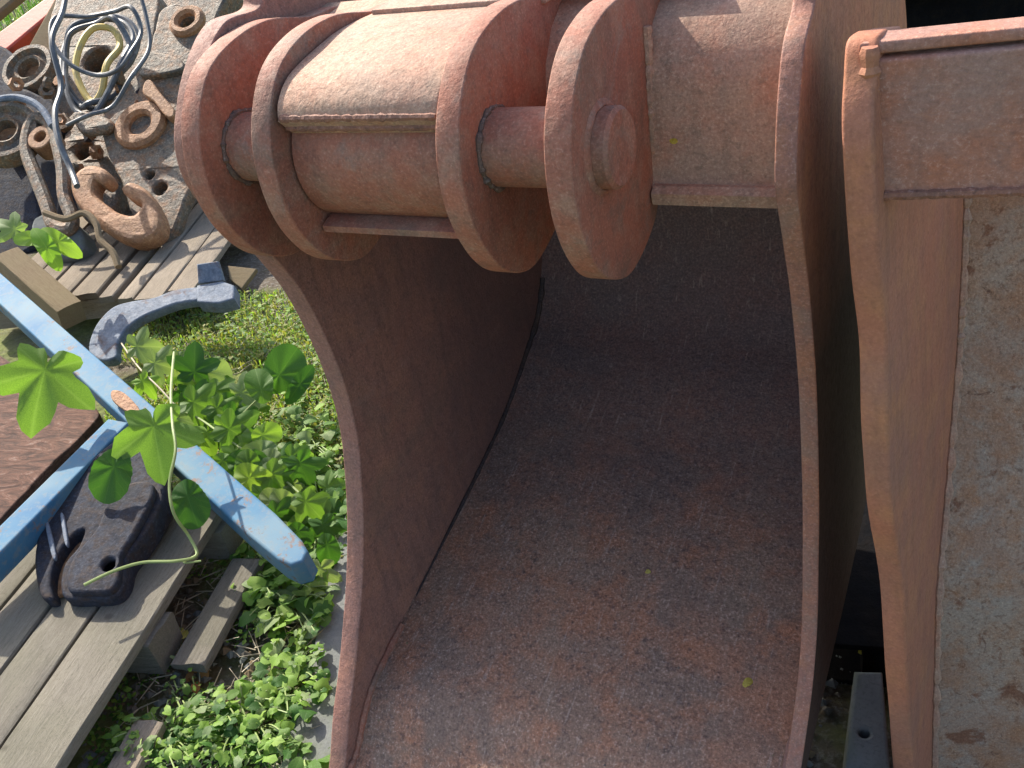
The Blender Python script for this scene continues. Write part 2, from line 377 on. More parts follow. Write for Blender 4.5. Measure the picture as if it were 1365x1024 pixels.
# ------------------------------------------------------------------ bucket one
C4 = PD(815, 197, .972)
def BF(s): return frame(C4 + WAX * s, DAX, VAX, WAX)
def BP(s, u, v): return C4 + WAX * s + DAX * u + VAX * v
def px_uv(x, y, s):
    P0 = C4 + WAX * s; d = PP(x, y, P0, WAX) - P0; return (d.dot(DAX), d.dot(VAX))
bucket = empty('excavator_bucket', Vector((C4.x, C4.y, 0)), 'large rusty red-brown excavator bucket with four round hanger plates and two pins, mouth open', 'excavator bucket', 'rusty excavator buckets side by side')
SL = -.545
front = [px_uv(x, y, SL) for x, y in [(320, 11), (273, 32), (244, 90), (233, 150), (233, 200), (250, 250), (290, 300), (330, 330), (385, 400), (425, 480), (450, 560), (460, 640), (462, 740), (455, 850), (445, 940), (440, 1000), (436, 1050)]]
SI = -.512
seam = [px_uv(x, y, SI) for x, y in [(722, 360), (715, 420), (700, 470), (672, 550), (640, 620), (610, 680), (570, 760), (540, 820), (500, 900), (484, 950), (474, 1000), (462, 1030)]]
seam = seam[::-1]                          # from the lip inwards
lip = (seam[0][0] - .03, seam[0][1] - .012)
um, vm = seam[-1]
lip0 = (lip[0] - .08, lip[1] - .03)
sheet = [lip0, ((lip0[0] + lip[0]) / 2, (lip0[1] + lip[1]) / 2 + .003), lip] + seam + [(um + .035, vm + .09), (um + .035, vm + .20), (um - .01, vm + .31), (um - .10, vm + .41), (um - .22, vm + .48), (um - .33, vm + .53)]
sheet_s = [tuple(v) for v in catmull([Vector(q) for q in sheet], 6)]
SRL = .160
frontR = [(.20, .165), (.10, .165)] + [px_uv(x, y, SRL) for x, y in [(1056, 0), (1042, 60), (1035, 130), (1032, 190), (1032, 250), (1042, 320), (1053, 400), (1062, 500), (1067, 600), (1069, 720), (1068, 820), (1064, 890), (1057, 950), (1046, 1024), (1034, 1090), (1020, 1150)]]

def plate_outline(f):
    # back edge, a little outside the sheet
    back = [(.16, .165), (.30, .12), (um - .14, .03), (um + .0, vm + .38), (um + .06, vm + .25), (um + .075, vm + .1), (um + .055, vm - .02), (um - .02, vm - .10)]
    low = [(seam[k][0] + .01, seam[k][1] - .035) for k in (9, 7, 5, 3, 1)]
    low.append((f[-1][0] - .0, f[-1][1] - .03))
    fr = f[::-1]
    return catmull([Vector(q) for q in fr + back + low], 12, True)
po = [tuple(v) for v in plate_outline(list(front))]
poR = [tuple(v) for v in plate_outline(frontR)]
def side_plate(s_mid, th, mat, label=None, face2=None, outl=None):
    me = plate_mesh(outl or po, th, .0022, res=2)
    for v in me.vertices:                    # worn, slightly wavy edge
        n = mnoise.noise(Vector((v.co.x * 9, v.co.y * 9, s_mid * 5))); v.co.x += n * .0022 + mnoise.noise(v.co * 70) * .0004; v.co.y += mnoise.noise(Vector((v.co.x * 11, v.co.y * 11, 4 + s_mid))) * .002
    o = link('side_plate', me, mat, bucket, BF(s_mid))
    if label: o['label'] = label
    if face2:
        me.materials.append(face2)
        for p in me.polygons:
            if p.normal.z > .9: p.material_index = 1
    return o
side_plate(SL + .0165, .033, M_SIDE)
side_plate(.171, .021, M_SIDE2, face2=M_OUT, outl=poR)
# curved sheet
def ribbon(prof, s0, s1, th, ns=24, wav=.0015):
    P = [Vector(q) for q in prof]; n = len(P); vs, fs = [], []
    nr = []
    for i in range(n):
        t = (P[min(i + 1, n - 1)] - P[max(i - 1, 0)]).normalized(); nr.append(Vector((t.y, -t.x)))
    for lay in (0, 1):
        for j in range(ns + 1):
            s = s0 + (s1 - s0) * j / ns
            for i in range(n):
                q = P[i] + nr[i] * (th * lay)
                dz = mnoise.noise(Vector((s * 4, i * .12, 0))) * wav
                vs.append((q.x + nr[i].x * dz, q.y + nr[i].y * dz, s))
    o = (ns + 1) * n
    for j in range(ns):
        for i in range(n - 1):
            a = j * n + i; fs.append((a, a + n, a + n + 1, a + 1)); fs.append((o + a, o + a + 1, o + a + n + 1, o + a + n))
    for i in range(n - 1):
        fs.append((i, i + 1, o + i + 1, o + i)); a = ns * n + i; fs.append((a, o + a, o + a + 1, a + 1))
    for j in range(ns):
        a = j * n; fs.append((a, o + a, o + a + n, a + n)); a = j * n + n - 1; fs.append((a, a + n, o + a + n, o + a))
    me = bpy.data.meshes.new('ribbon'); me.from_pydata(vs, [], fs)
    bm = bmesh.new(); bm.from_mesh(me); bmesh.ops.recalc_face_normals(bm, faces=bm.faces); bm.to_mesh(me); bm.free()
    return me
link('curved_sheet', ribbon(sheet_s, -.5125, .165, .018, 30), M_SHEET, bucket, BF(0))
# wear strip on the lip and a thin worn plate along the left seam
lp = [(lip[0] - .09, lip[1] - .038), (lip[0] - .04, lip[1] - .024), (lip[0] + .0, lip[1] - .006)]
link('cutting_lip', ribbon([tuple(v) for v in catmull([Vector(q) for q in lp], 6)], -.54, .21, .014, 20, .001), M_SIDE, bucket, BF(0))
# hanger plates
disc = [(.26, .02), (.26, .095), (.18, .108), (.1, .124), (.03, .120), (-.025, .097), (-.066, .045), (-.080, -.015), (-.069, -.075), (-.035, -.127), (.02, -.156), (.07, -.152), (.115, -.133), (.142, -.10), (.155, -.06), (.19, -.045)]
disc_o = [tuple(v) for v in catmull([Vector(q) for q in disc], 14, True)]
for k, (s0, s1) in enumerate(((-.509, -.480), (-.401, -.373), (-.158, -.130), (-.037, -.008))):
    me = plate_mesh(disc_o, s1 - s0, .0018, res=2)
    for v in me.vertices:
        v.co.x += mnoise.noise(Vector((v.co.x * 12, v.co.y * 12, k * 3.1))) * .0016 + mnoise.noise(v.co * 80) * .0003; v.co.y += mnoise.noise(Vector((v.co.x * 12, v.co.y * 12, 7 + k * 3.1))) * .0016
    link('hanger_plate', me, M_DISC, bucket, BF((s0 + s1) / 2))
def seam_uv(): return None
# the pins: each passes through one pair of hanger plates
pc = px_uv(815, 197, 0.0)
def pin(s0, s1, proud_collar=True):
    L = s1 - s0; r = .041
    me = disc_lathe([(0, 0), (r - .004, 0), (r, .004), (r, L - .004), (r - .004, L), (0, L)], 48)
    o = link('hinge_pin', me, M_DISC, bucket, frame(BP(s0, pc[0], pc[1]), DAX, VAX, WAX))
    return o
pin(-.505, -.37); pin(-.15, .012)
def bead(path, r, name='weld_bead', parent=bucket, mat=M_WELD, step=.006, rip=.35):
    Q = [Vector(q) for q in path]; P = []
    for a, b in zip(Q[:-1], Q[1:]):
        m = max(1, int((b - a).length / .005)); P += [a.lerp(b, i / m) for i in range(m)]
    P.append(Q[-1])
    rs = [r * (1 + rip * (abs(sin(i * 1.1)) - .5) + random.uniform(-.15, .15)) for i in range(len(P))]
    return link(name, tube_mesh(P, rs, 8), mat, parent)
def ring_path(s, r, n=40, a0=0, a1=2 * pi): return [BP(s, pc[0] + r * cos(a0 + (a1 - a0) * i / n), pc[1] + r * sin(a0 + (a1 - a0) * i / n)) for i in range(n + 1)]
for s, r in ((-.479, .0415), (-.129, .0415)):
    P = ring_path(s, r, 60); rs = [.0042 * (1 + random.uniform(-.45, .45)) for _ in P]
    link('weld_bead', tube_mesh(P, rs, 7), M_SEAM2, bucket)
# worn raised boss around the visible pin end
me = lathe_mesh([(.0415, -.002), (.0415, .0035), (.0430, .0035), (.047, .0010), (.050, -.002)], 48)
jitter(me, .0012, 60, 2)
link('boss_ring', me, M_DISC, bucket, frame(BP(-.0078, pc[0], pc[1]), DAX, VAX, WAX))
# torsion box: full width, closed section
def prism(prof, s0, s1, bevel=.004, mat=M_BOX, name='torsion_box', sub=1):
    me = plate_mesh(prof, s1 - s0, bevel, res=2); return link(name, me, mat, bucket, BF((s0 + s1) / 2))
box = [(.118, -.103), (.116, -.093), (.122, -.082), (.128, .015), (.138, .045), (.165, .078), (.20, .098), (.26, .105), (.30, .06), (.30, -.10)]
prism(box, -.513, .165, .002)
# lower lip bar of the box
prism([(.105, -.108), (.103, -.094), (.112, -.088), (.13, -.088), (.13, -.108)], -.006, .164, .002, M_BOX, 'lower_bar')
# boxed nose between the inner hanger plates: slanted top plate + round tube
nose = [(-.056, .050), (-.047, .070), (-.018, .090), (.04, .103), (.10, .110), (.20, .108), (.2, 0), (.05, 0), (-.03, .02)]
prism([tuple(v) for v in catmull([Vector(q) for q in nose[:6]], 5)] + nose[6:], -.369, -.158, .003, M_BOX, 'nose_plate')
tube_r = .078
tp = [(.026 + tube_r * cos(a), -.010 + tube_r * sin(a)) for a in [radians(100 + i * 6) for i in range(0, 36)]] + [(.10, -.085), (.10, .06)]
prism(tp, -.3685, -.1585, .002, M_DISC, 'torsion_tube')
bead([BP(-.366, -.047, .040), BP(-.26, -.047, .040), BP(-.161, -.047, .040)], .0038)
bead([BP(-.366, -.0535, .053), BP(-.26, -.0535, .053), BP(-.161, -.0535, .053)], .0042)
# lip along the tube's underside
prism([(-.035, -.092), (-.036, -.084), (-.02, -.078), (.09, -.078), (.09, -.092)], -.368, -.159, .002, M_DISC, 'lower_bar')
# strip with an open joint on the top plate
P = [BP(-.367, .115, .1135), BP(-.26, .118, .1145), BP(-.16, .118, .1185)]
me = plate_mesh([(0, 0), (.235, 0), (.235, .05), (0, .05)], .008, .002)
link('top_strip', me, M_BOX, bucket, frame(BP(-.36, .15, .1115), WAX, DAX, VAX))
me = plate_mesh([(0, 0), (.20, 0), (.20, .04), (0, .04)], .006, .0015)
link('top_strip', me, M_BOX, bucket, frame(BP(-.15, .185, .1135), WAX, DAX, VAX))
# welds in the corners between sheet and side plates
sw = [Vector(q) for q in sheet_s]
def seam_weld(s, r, off, i0=17, i1=82, mat=M_SIDE, taper=False):
    P = []
    for q in sw[i0:i1]: P.append(BP(s, q.x - off * .5, q.y + off))
    rs = [r * (1 + .3 * sin(i * 2.3) * .5 + random.uniform(-.2, .2)) for i in range(len(P))]
    if taper: rs = [q * min(1, .02 + i / 45) * (.75 + .5 * abs(mnoise.noise(Vector((i * .21, 3, 1))))) for i, q in enumerate(rs)]
    link('weld_bead', tube_mesh(P, rs, 7), mat, bucket)
seam_weld(-.508, .006, .001, 17, 42, M_DISC)
seam_weld(-.509, .0095, -.001, 34, 84, M_SEAM, True)  # near-black bead colours in the shade of the upper crease
seam_weld(.161, .006, .003)
bead([BP(.0, .124, -.086), BP(.09, .124, -.086), BP(.162, .124, -.086)], .0022)
bead([BP(-.006, .128, -.06), BP(-.006, .131, 0), BP(-.006, .14, .08)], .005, mat=M_BOX)

def on_sheet(x, y):      # where a picture point meets the curved sheet
    q = ray(x, y); best = None
    for t in np.linspace(.8, 2.6, 1800):
        P = CAM + q * float(t) - C4; u, v = P.dot(DAX), P.dot(VAX)
        # height above sheet
        us = [a[0] for a in sheet_s[:76]]; vs_ = [a[1] for a in sheet_s[:76]]
        if u > max(us): continue
        sv = float(np.interp(u, us, vs_))
        if v <= sv: return CAM + q * float(t)
    return CAM + q * 1.5

# ------------------------------------------------------------------ bucket two (right)
O2 = PD(1122, 200, .87)
a34 = radians(37); D2 = Vector((sin(a34), cos(a34), 0))
_q = ray(1190, 1024); B2L = CAM + _q * (.93 / math.hypot(_q.x, _q.y))
V2 = (O2 - B2L); W2 = D2.cross(V2).normalized(); V2 = W2.cross(D2)
a18 = radians(18); X2 = Vector((cos(a18), -sin(a18), 0)); Y2 = Vector((sin(a18), cos(a18), 0)); Z2 = Vector((0, 0, 1))
b2 = empty('excavator_bucket', Vector((O2.x, O2.y, 0)), 'second rusty bucket at the right edge, paler pitted sheet and no hanger plates in view', 'excavator bucket', 'rusty excavator buckets side by side')
rimL = [(1140, 42), (1128, 55), (1124, 100), (1121, 160), (1123, 230), (1130, 330), (1143, 450), (1146, 560), (1157, 690), (1172, 780), (1180, 900), (1190, 1024)]
seam2 = [(1288, 200), (1285, 290), (1280, 400), (1275, 480), (1262, 640), (1250, 780), (1246, 900), (1243, 1024)]
def uv2(x, y, s):
    P0 = O2 + W2 * s; d = PP(x, y, P0, W2) - P0; return (d.dot(D2), d.dot(V2))
f2 = [uv2(x, y, 0) for x, y in rimL]; s2 = [uv2(x, y, .028) for x, y in seam2]
dv = (f2[-1][0] - f2[-2][0], f2[-1][1] - f2[-2][1])
f2.append((f2[-1][0] + dv[0] * 1.4, f2[-1][1] + dv[1] * 1.4))
dv2 = (s2[-1][0] - s2[-2][0], s2[-1][1] - s2[-2][1]); s2.append((s2[-1][0] + dv2[0] * .8, s2[-1][1] + dv2[1] * .8))
ol2 = [tuple(v) for v in catmull([Vector(q) for q in f2], 6)] + [tuple(Vector(v) + Vector((.22, -.01))) for v in s2[:1:-1]] + [(s2[0][0] + .03, s2[1][1]), (s2[0][0] - .02, s2[0][1] - .01), (f2[0][0] + .05, f2[0][1] - .012)]
me = plate_mesh(ol2, .028, .004, res=3); jitter(me, .001, 14, 3)
link('side_plate', me, M_ORNG, b2, frame(O2 + W2 * .014, D2, V2, W2))
# sheet: from the seam to the right
def sheet2():
    P = []
    for (u, v) in catmull([Vector(q) for q in s2], 8): P.append(O2 + W2 * .028 + D2 * u + V2 * v)
    vs, fs = [], []; n = len(P); ns = 30
    for lay in (0, 1):
        for j in range(ns + 1):
            for p in P:
                q = p + X2 * (.75 * j / ns) + Y2 * (.02 * lay)
                q += Y2 * (mnoise.noise(q * 5) * .004 if lay == 0 else 0)
                vs.append(tuple(q - O2))
    o = (ns + 1) * n
    for j in range(ns):
        for i in range(n - 1):
            a = j * n + i; fs.append((a, a + 1, a + n + 1, a + n)); fs.append((o + a, o + a + n, o + a + n + 1, o + a + 1))
    me = bpy.data.meshes.new('s'); me.from_pydata(vs, [], fs)
    return link('back_sheet', me, M_TAN, b2, Matrix.Translation(O2))
sheet2()
P = [O2 + W2 * .031 + D2 * (u - .004) + V2 * v for (u, v) in catmull([Vector(q) for q in s2], 14)]
link('weld_bead', tube_mesh(P, [.0055 * (1 + .3 * sin(i * 1.9) + random.uniform(-.25, .25)) for i in range(len(P))], 7), M_BOX, b2)
# box across the top
PB0 = PD(1150, 160, .868)
def loc2(x, y):
    d = PP(x, y, PB0, Y2) - PB0; return (d.dot(X2), d.dot(Z2))
a_, b_, c_, d_ = loc2(1150, 264), loc2(1365, 256), loc2(1365, 62), loc2(1152, 82)
ext = .45
s_t = (c_[1] - d_[1]) / (c_[0] - d_[0]); s_b = (b_[1] - a_[1]) / (b_[0] - a_[0])
bo = [a_, (b_[0] + ext, b_[1] + s_b * ext), (c_[0] + ext, c_[1] + s_t * ext), d_]
def box2():
    dep = .035
    prof = []
    me = plate_mesh(bo, dep, .004, res=3); jitter(me, .0008, 10, 2)
    link('top_box', me, M_PINK, b2, frame(PB0 + Y2 * (dep / 2), X2, Z2, -Y2))
box2()
# pinkish top flange and corner weld
tl = [Vector((d_[0] - .004, d_[1] + .003)), Vector((c_[0] + ext, c_[1] + s_t * ext + .003))]
me = plate_mesh([(tl[0].x, 0), (tl[1].x, 0), (tl[1].x, .034), (tl[0].x + .01, .034)], .012, .004)
sl_ = math.atan(s_t); xx = (X2 * cos(sl_) + Z2 * sin(sl_)).normalized(); zz = xx.cross(Y2)
link('top_flange', me, M_PINK, b2, frame(PB0 + Z2 * (d_[1] + .009) - xx * 0 + Y2 * .004, xx, Y2, zz))
bead([PB0 + X2 * a_[0] + Z2 * (a_[1] + .002) - Y2 * .001, PB0 + X2 * ((a_[0] + bo[1][0]) / 2) + Z2 * ((a_[1] + bo[1][1]) / 2) - Y2 * .001, PB0 + X2 * bo[1][0] + Z2 * bo[1][1] - Y2 * .001], .0045, parent=b2)
bead([PB0 + X2 * (d_[0] + .004) + Z2 * (d_[1] + .012), PB0 + X2 * (a_[0] + .003) + Z2 * 0, PB0 + X2 * (a_[0] + .002) + Z2 * (a_[1])], .008, parent=b2, mat=M_ORNG)

# black girder shape for the dark strip and pale plank behind the second bucket
g_c = PG(1330, 20, .3)
gd = empty('girder_shape', Vector((g_c.x, g_c.y, 0)), 'black girder-shaped body filling the dark strip behind the second bucket, top right corner', 'girder')
gx = Vector((.97, -.24, 0)).normalized(); gy = Vector((.24, .97, 0)).normalized()
me = plate_mesh([(-.9, -.03), (.9, -.03), (.9, .0), (-.9, .0)], .22, .004); link('flange', me, M_NEARBLACK, gd, frame(Vector((g_c.x, g_c.y, .46)), gx, Vector((0, 0, 1)), -gy))
me = plate_mesh([(-.9, -.43), (.9, -.43), (.9, -.03), (-.9, -.03)], .05, .004); link('web', me, M_NEARBLACK, gd, frame(Vector((g_c.x, g_c.y, .46)), gx, Vector((0, 0, 1)), -gy))
me = plate_mesh([(-.9, -.475), (.9, -.475), (.9, -.43), (-.9, -.43)], .22, .004); link('flange', me, M_NEARBLACK, gd, frame(Vector((g_c.x, g_c.y, .46)), gx, Vector((0, 0, 1)), -gy))

# black beam added to cover and darken the ground between the buckets
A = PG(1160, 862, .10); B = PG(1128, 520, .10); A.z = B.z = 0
gd2 = empty('steel_beam', (A + B) / 2, 'black beam added to darken the ground in the gap between the two buckets', 'beam')
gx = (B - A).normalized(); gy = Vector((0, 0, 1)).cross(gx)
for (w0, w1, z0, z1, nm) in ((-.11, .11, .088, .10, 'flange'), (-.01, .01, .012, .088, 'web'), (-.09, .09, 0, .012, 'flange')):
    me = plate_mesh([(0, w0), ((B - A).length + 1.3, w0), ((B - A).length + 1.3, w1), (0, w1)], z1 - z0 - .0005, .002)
    link(nm, me, M_NEARBLACK, gd2, frame(A + Vector((0, 0, (z0 + z1) / 2)), gx, gy, Vector((0, 0, 1))))

# ------------------------------------------------------------------ planks and pallets
def plank_mesh(L, Wd, T, seed, nx=14):
    bm = bmesh.new(); ny = 3
    rnd = random.Random(seed)
    prof = [(-Wd / 2, 0), (-Wd / 2, T - .003), (-Wd / 2 + .003, T), (-Wd / 6, T), (Wd / 6, T), (Wd / 2 - .003, T), (Wd / 2, T - .003), (Wd / 2, 0)]
    rows = []
    for i in range(nx + 1):
        x = L * i / nx; row = []
        for k, (y, z) in enumerate(prof):
            e = mnoise.noise(Vector((x * 6, k * 1.7, seed))) * .0022
            ee = rnd.uniform(-.004, .004) if i in (0, nx) else 0
            row.append(bm.verts.new((x + ee, y + e, z + mnoise.noise(Vector((x * 4, k * .6, seed + 5))) * .002)))
        rows.append(row)
    for i in range(nx):
        for k in range(len(prof)):
            bm.faces.new((rows[i][k], rows[i + 1][k], rows[i + 1][(k + 1) % 8], rows[i][(k + 1) % 8]))
    bm.faces.new(rows[0]); bm.faces.new(rows[-1][::-1])
    bmesh.ops.recalc_face_normals(bm, faces=bm.faces)
    me = bpy.data.meshes.new('plank'); bm.to_mesh(me); bm.free(); return me
def plank(parent, A, B, Wd, T, mat, seed, name='plank', side=None):
    """top centre line runs from A to B"""
    x = (B - A); L = x.length; x.normalize(); z = Vector((0, 0, 1)); y = z.cross(x).normalized(); z = x.cross(y)
    return link(name, plank_mesh(L, Wd, T, seed), mat, parent, frame(A - z * T, x, y, z), sharp=40)

HT = .125
pal = empty('wooden_pallet', PG(120, 900, 0), 'weathered grey wooden pallet in the lower left corner under the dark clevis', 'pallet')
def plank_px(parent, pL0, pL1, pR0, h, T, mat, seed, e0=0, e1=0, name='plank'):
    """left edge from pL0 to pL1, right edge passes pR0 ; picture points on level h"""
    A = PG(*pL0, h); B = PG(*pL1, h); d = (B - A).normalized(); C = PG(*pR0, h)
    nrm = Vector((0, 0, 1)).cross(d); wd = abs((C - A).dot(nrm)); c0 = -nrm * (wd / 2)
    return plank(parent, A + c0 - d * e0, B + c0 + d * e1, wd, T, mat, seed, name)
dirL = (PG(256, 740, HT) - PG(88, 1004, HT)).normalized()
nL = Vector((0, 0, 1)).cross(dirL)
E0 = PG(88, 1004, HT)
edges = [((88, 1004), (0, 992)), ]
w1 = abs((PG(0, 990, HT) - E0).dot(nL)); w2_ = abs((PG(0, 893, HT) - E0).dot(nL))
gap = .008
spans = [(0, w1 - gap), (w1, w2_ - gap), (w2_, w2_ + .105), (w2_ + .115, w2_ + .215), (w2_ + .225, w2_ + .33)]
lens = [(.35, 1.15), (.35, 1.10), (.35, 1.13), (.4, 1.1), (.4, 1.12)]
base_t = PG(256, 740, HT)
for k, ((a, b), (e0, e1)) in enumerate(zip(spans, lens)):
    c = E0 + nL * ((a + b) / 2)
    plank(pal, c - dirL * e0, c + dirL * (e1 - .45), b - a, .022, M_WOOD, 10 + k)
# low board just right of the gap, then bottom cross boards and blocks
c = E0 - nL * .10
lo = E0 - nL * .072; lo.z = .07
lo.z = .05
plank(pal, lo + dirL * .26, lo + dirL * .55, .075, .02, M_WOOD, 31)
lo = E0 - nL * .055; lo.z = .045
plank(pal, lo - dirL * .25, lo + dirL * .13, .06, .03, M_WOOD2, 33, 'bottom_board')
for q in (-.1, .30, .62):
    A = E0 + dirL * q - nL * .012; B = E0 + dirL * q + nL * .55; A.z = B.z = HT - .0225
    plank(pal, A, B, .09, .08, M_WOOD, 40 + int(q * 9), 'bearer')

pal2 = empty('wooden_pallet', PG(200, 360, 0), 'pale sunlit pallet under the heap of couplers behind the blue frame', 'pallet')
h2 = .12
A0 = PG(218, 392, h2); d2 = (PG(292, 294, h2) - A0).normalized(); n2 = Vector((0, 0, 1)).cross(d2)
spans2 = [(-.10, -.006), (.0, .098), (.11, .165), (.195, .245), (.27, .37), (.385, .48), (.49, .59), (.60, .70)]
starts = [.02, -.02, .0, .03, .07, .1, .05, .06]
for k, ((a, b), st) in enumerate(zip(spans2, starts)):
    c = A0 + n2 * ((a + b) / 2)
    plank(pal2, c + d2 * st, c + d2 * 1.15, b - a, .022, M_WOOD2, 60 + k)
for q in (.12, .6, 1.05):
    A = A0 + d2 * q - n2 * .10; B = A0 + d2 * q + n2 * .70; A.z = B.z = .097
    plank(pal2, A, B, .09, .075, M_WOOD2, 80 + int(q * 9), 'bearer')
# squared timber end-on to the camera at left
tb = empty('timber_beam', PG(60, 400, 0), 'short squared brown timber lying along the upper side of the blue bar', 'timber')
A = PG(8, 335, .26); B = PG(92, 408, .14)
plank(tb, A, B, .085, .08, M_TIMB, 91, 'timber')

# ------------------------------------------------------------------ blue frame
bf = empty('blue_steel_frame', PG(170, 545, .2), 'V-shaped frame of two worn light blue steel bars lying on the pallet', 'steel frame')
def bar(parent, p0, p1, wd, dp, mat, name='bar', r=.006, roundend=False, tilt=0.0):
    x = (p1 - p0); L = x.length; x.normalize(); y = Vector((0, 0, 1)).cross(x).normalized(); z = x.cross(y)
    if tilt: 
        q = Matrix.Rotation(tilt, 3, x); y = q @ y; z = q @ z
    n = 40; ol = []
    if roundend:
        ol = [(0, -wd / 2), (L - wd * 2.2, -wd / 2), (L - wd * .7, -wd * .44), (L - wd * .2, -wd * .32), (L, 0), (L - wd * .2, wd * .30), (L - wd * .7, wd * .42), (L - wd * 2.2, wd / 2), (0, wd / 2)]
    else: ol = [(0, -wd / 2), (L, -wd / 2), (L, wd / 2), (0, wd / 2)]
    me = plate_mesh(ol, dp, r, res=3); 
    return link(name, me, mat, parent, frame(p0 - z * (dp / 2), x, y, z))
K = PG(168, 535, .26)
tip = PG(404, 748, .17); far = PG(-40, 348, .36)
bar(bf, far, tip, .070, .07, M_BLUE, roundend=True, tilt=radians(8))
bar(bf, PG(158, 560, .255), PG(-60, 778, .235), .060, .06, M_BLUE, tilt=radians(-6))
px_plate('gusset', [(150, 520), (166, 524), (186, 546), (174, 550), (158, 541), (148, 530)], K + Vector((0, 0, .006)), Vector((0, -.2, 1)).normalized(), .008, M_JRUST, bf, bevel=.002)

# rusty flaking slab inside the V
sb = px_plate('rusty_slab', [(-30, 500), (-10, 470), (30, 495), (60, 520), (128, 545), (118, 572), (60, 628), (10, 680), (-40, 720)], PG(50, 600, .19), Vector((.05, -.12, 1)).normalized(), .05, M_FLAKE, None, bevel=.004, jit=.003)
tag(sb, 'flaking dark red-brown slab lying between the two blue bars', 'slab')

# ------------------------------------------------------------------ dark clevis on the pallet
cl = empty('steel_clevis', PG(130, 760, HT), 'dark blue-grey forged steel clevis with a hole, lying on the grey pallet', 'clevis')
pn = Vector((-.05, -.25, 1)).normalized(); cz = PG(130, 740, HT + .055)
px_plate('body', [(60, 684), (95, 640), (135, 600), (175, 575), (205, 592), (216, 630), (216, 668), (190, 715), (168, 744), (164, 776), (150, 795), (118, 798), (86, 797), (80, 776), (86, 750), (104, 728), (112, 706), (98, 712), (80, 734), (70, 756), (67, 780), (70, 797), (56, 797), (48, 775), (46, 735)], cz, pn, .06, M_DARK, cl, bevel=.007, holes=[(144, 752, 9)], smooth_n=3)
px_plate('slot_floor', [(70, 740), (100, 716), (108, 730), (90, 752), (86, 790), (68, 790)], cz - Vector((0, 0, .03)), pn, .02, M_JRUST, cl, bevel=.002, smooth_n=2)
px_plate('boss', [(96, 744), (108, 728), (130, 700), (150, 655), (190, 640), (205, 655), (180, 708), (160, 740), (158, 770), (146, 788), (120, 790), (92, 788), (88, 768)], cz + pn * .016, pn, .02, M_DARK, cl, bevel=.007, holes=[(144, 752, 9)], smooth_n=3)
for px in ([(60, 700), (64, 697), (74, 738), (69, 742)], [(80, 688), (84, 686), (90, 722), (86, 724)]):
    px_plate('raised_strip', px, cz + pn * .006, pn, .010, M_GREY, cl, bevel=.002)  # pale strips stand in for stripes of light on the clevis

# ------------------------------------------------------------------ curved grey arm
ar = empty('curved_steel_arm', PG(200, 420, 0), 'curved blue-grey steel arm with a blocky end, lying beside the blue frame', 'steel arm')
P0 = PG(200, 405, .16)
an = Vector((-.1, -.3, 1)).normalized()
px_plate('arm', [(118, 468), (122, 444), (134, 424), (152, 408), (175, 401), (205, 396), (232, 386), (262, 382), (285, 384), (288, 396), (262, 400), (236, 404), (208, 414), (186, 424), (168, 438), (156, 458), (154, 476), (134, 480)], P0, an, .035, M_GREY, ar, bevel=.007)
px_plate('end_block', [(262, 380), (296, 374), (312, 380), (312, 398), (290, 404), (262, 402)], P0 + an * .008, an, .05, M_GREY, ar, bevel=.006, smooth_n=1)
px_plate('stop_lug', [(262, 352), (290, 348), (298, 374), (264, 378)], P0 + Vector((0, .02, .02)), Vector((-.1, -.8, .6)).normalized(), .02, M_GREY, ar, bevel=.004, smooth_n=1)
stake = px_plate('wood_splinter', [(303, 354), (342, 358), (322, 385), (306, 372)], PG(322, 372, .05), Vector((0, -.5, 1)).normalized(), .02, M_TIMB, bevel=.003, smooth_n=1)
tag(stake, 'small brown wedge of wood beside the blocky end of the grey arm', 'wood wedge')

# ------------------------------------------------------------------ heap of couplers (upper left)
NV = (-FW * .75 + Vector((0, 0, .5)) + RT * -.15).normalized()      # faces lean back towards the viewer's side
HS = 1.09
def heap(px, py, dep): return PD(px, py, dep * HS)
qc = empty('quick_coupler', PG(190, 330, .12), 'big grey and rusty coupler plate with a bored eye, leaning on the pale pallet', 'coupler')
Q = heap(190, 200, 3.45)
px_plate('cheek_plate', [(150, 132), (170, 110), (196, 74), (206, 40), (214, 14), (236, 4), (258, 12), (268, 34), (262, 60), (258, 100), (262, 150), (262, 220), (246, 268), (226, 316), (204, 322), (178, 290), (160, 240), (140, 196), (136, 160)], Q, NV, .06, M_JUNK, qc, bevel=.01, holes=[(199, 233, 6), (213, 251, 9), (249, 30, 9)], jit=.004)
px_ring('eye_boss', 187, 166, Q + NV * .012, NV, .100, .044, .035, M_JRUST, qc, lip=.014)
px_ring('eye_boss', 249, 28, Q + NV * .012, NV, .070, .034, .03, M_JRUST, qc, lip=.012)
px_plate('lug', [(192, 110), (200, 106), (212, 122), (232, 146), (228, 156), (218, 152), (204, 134), (190, 124)], Q + NV * .05, NV, .05, M_JRUST, qc, bevel=.006)
px_plate('raised_strip', [(196, 70), (236, 76), (242, 92), (186, 100)], Q + NV * .03, NV, .035, M_JUNK, qc, bevel=.008)
hk = empty('lifting_hook', PG(150, 320, .12), 'thick orange-rusty curled hook at the foot of the coupler heap', 'hook')
Hk = heap(150, 270, 3.25)
px_plate('hook', [(92, 252), (98, 230), (116, 218), (136, 222), (144, 234), (136, 244), (126, 240), (124, 254), (134, 266), (154, 280), (176, 284), (186, 270), (170, 262), (160, 250), (172, 240), (192, 250), (206, 270), (214, 292), (206, 312), (182, 322), (156, 316), (128, 298), (106, 278)], Hk, NV, .085, M_JRUST, hk, bevel=.025, jit=.003)
lk = empty('shackle_link', PG(70, 330, .12), 'long grey oval link standing left of the orange hook', 'link')
Lp = heap(60, 230, 3.4)
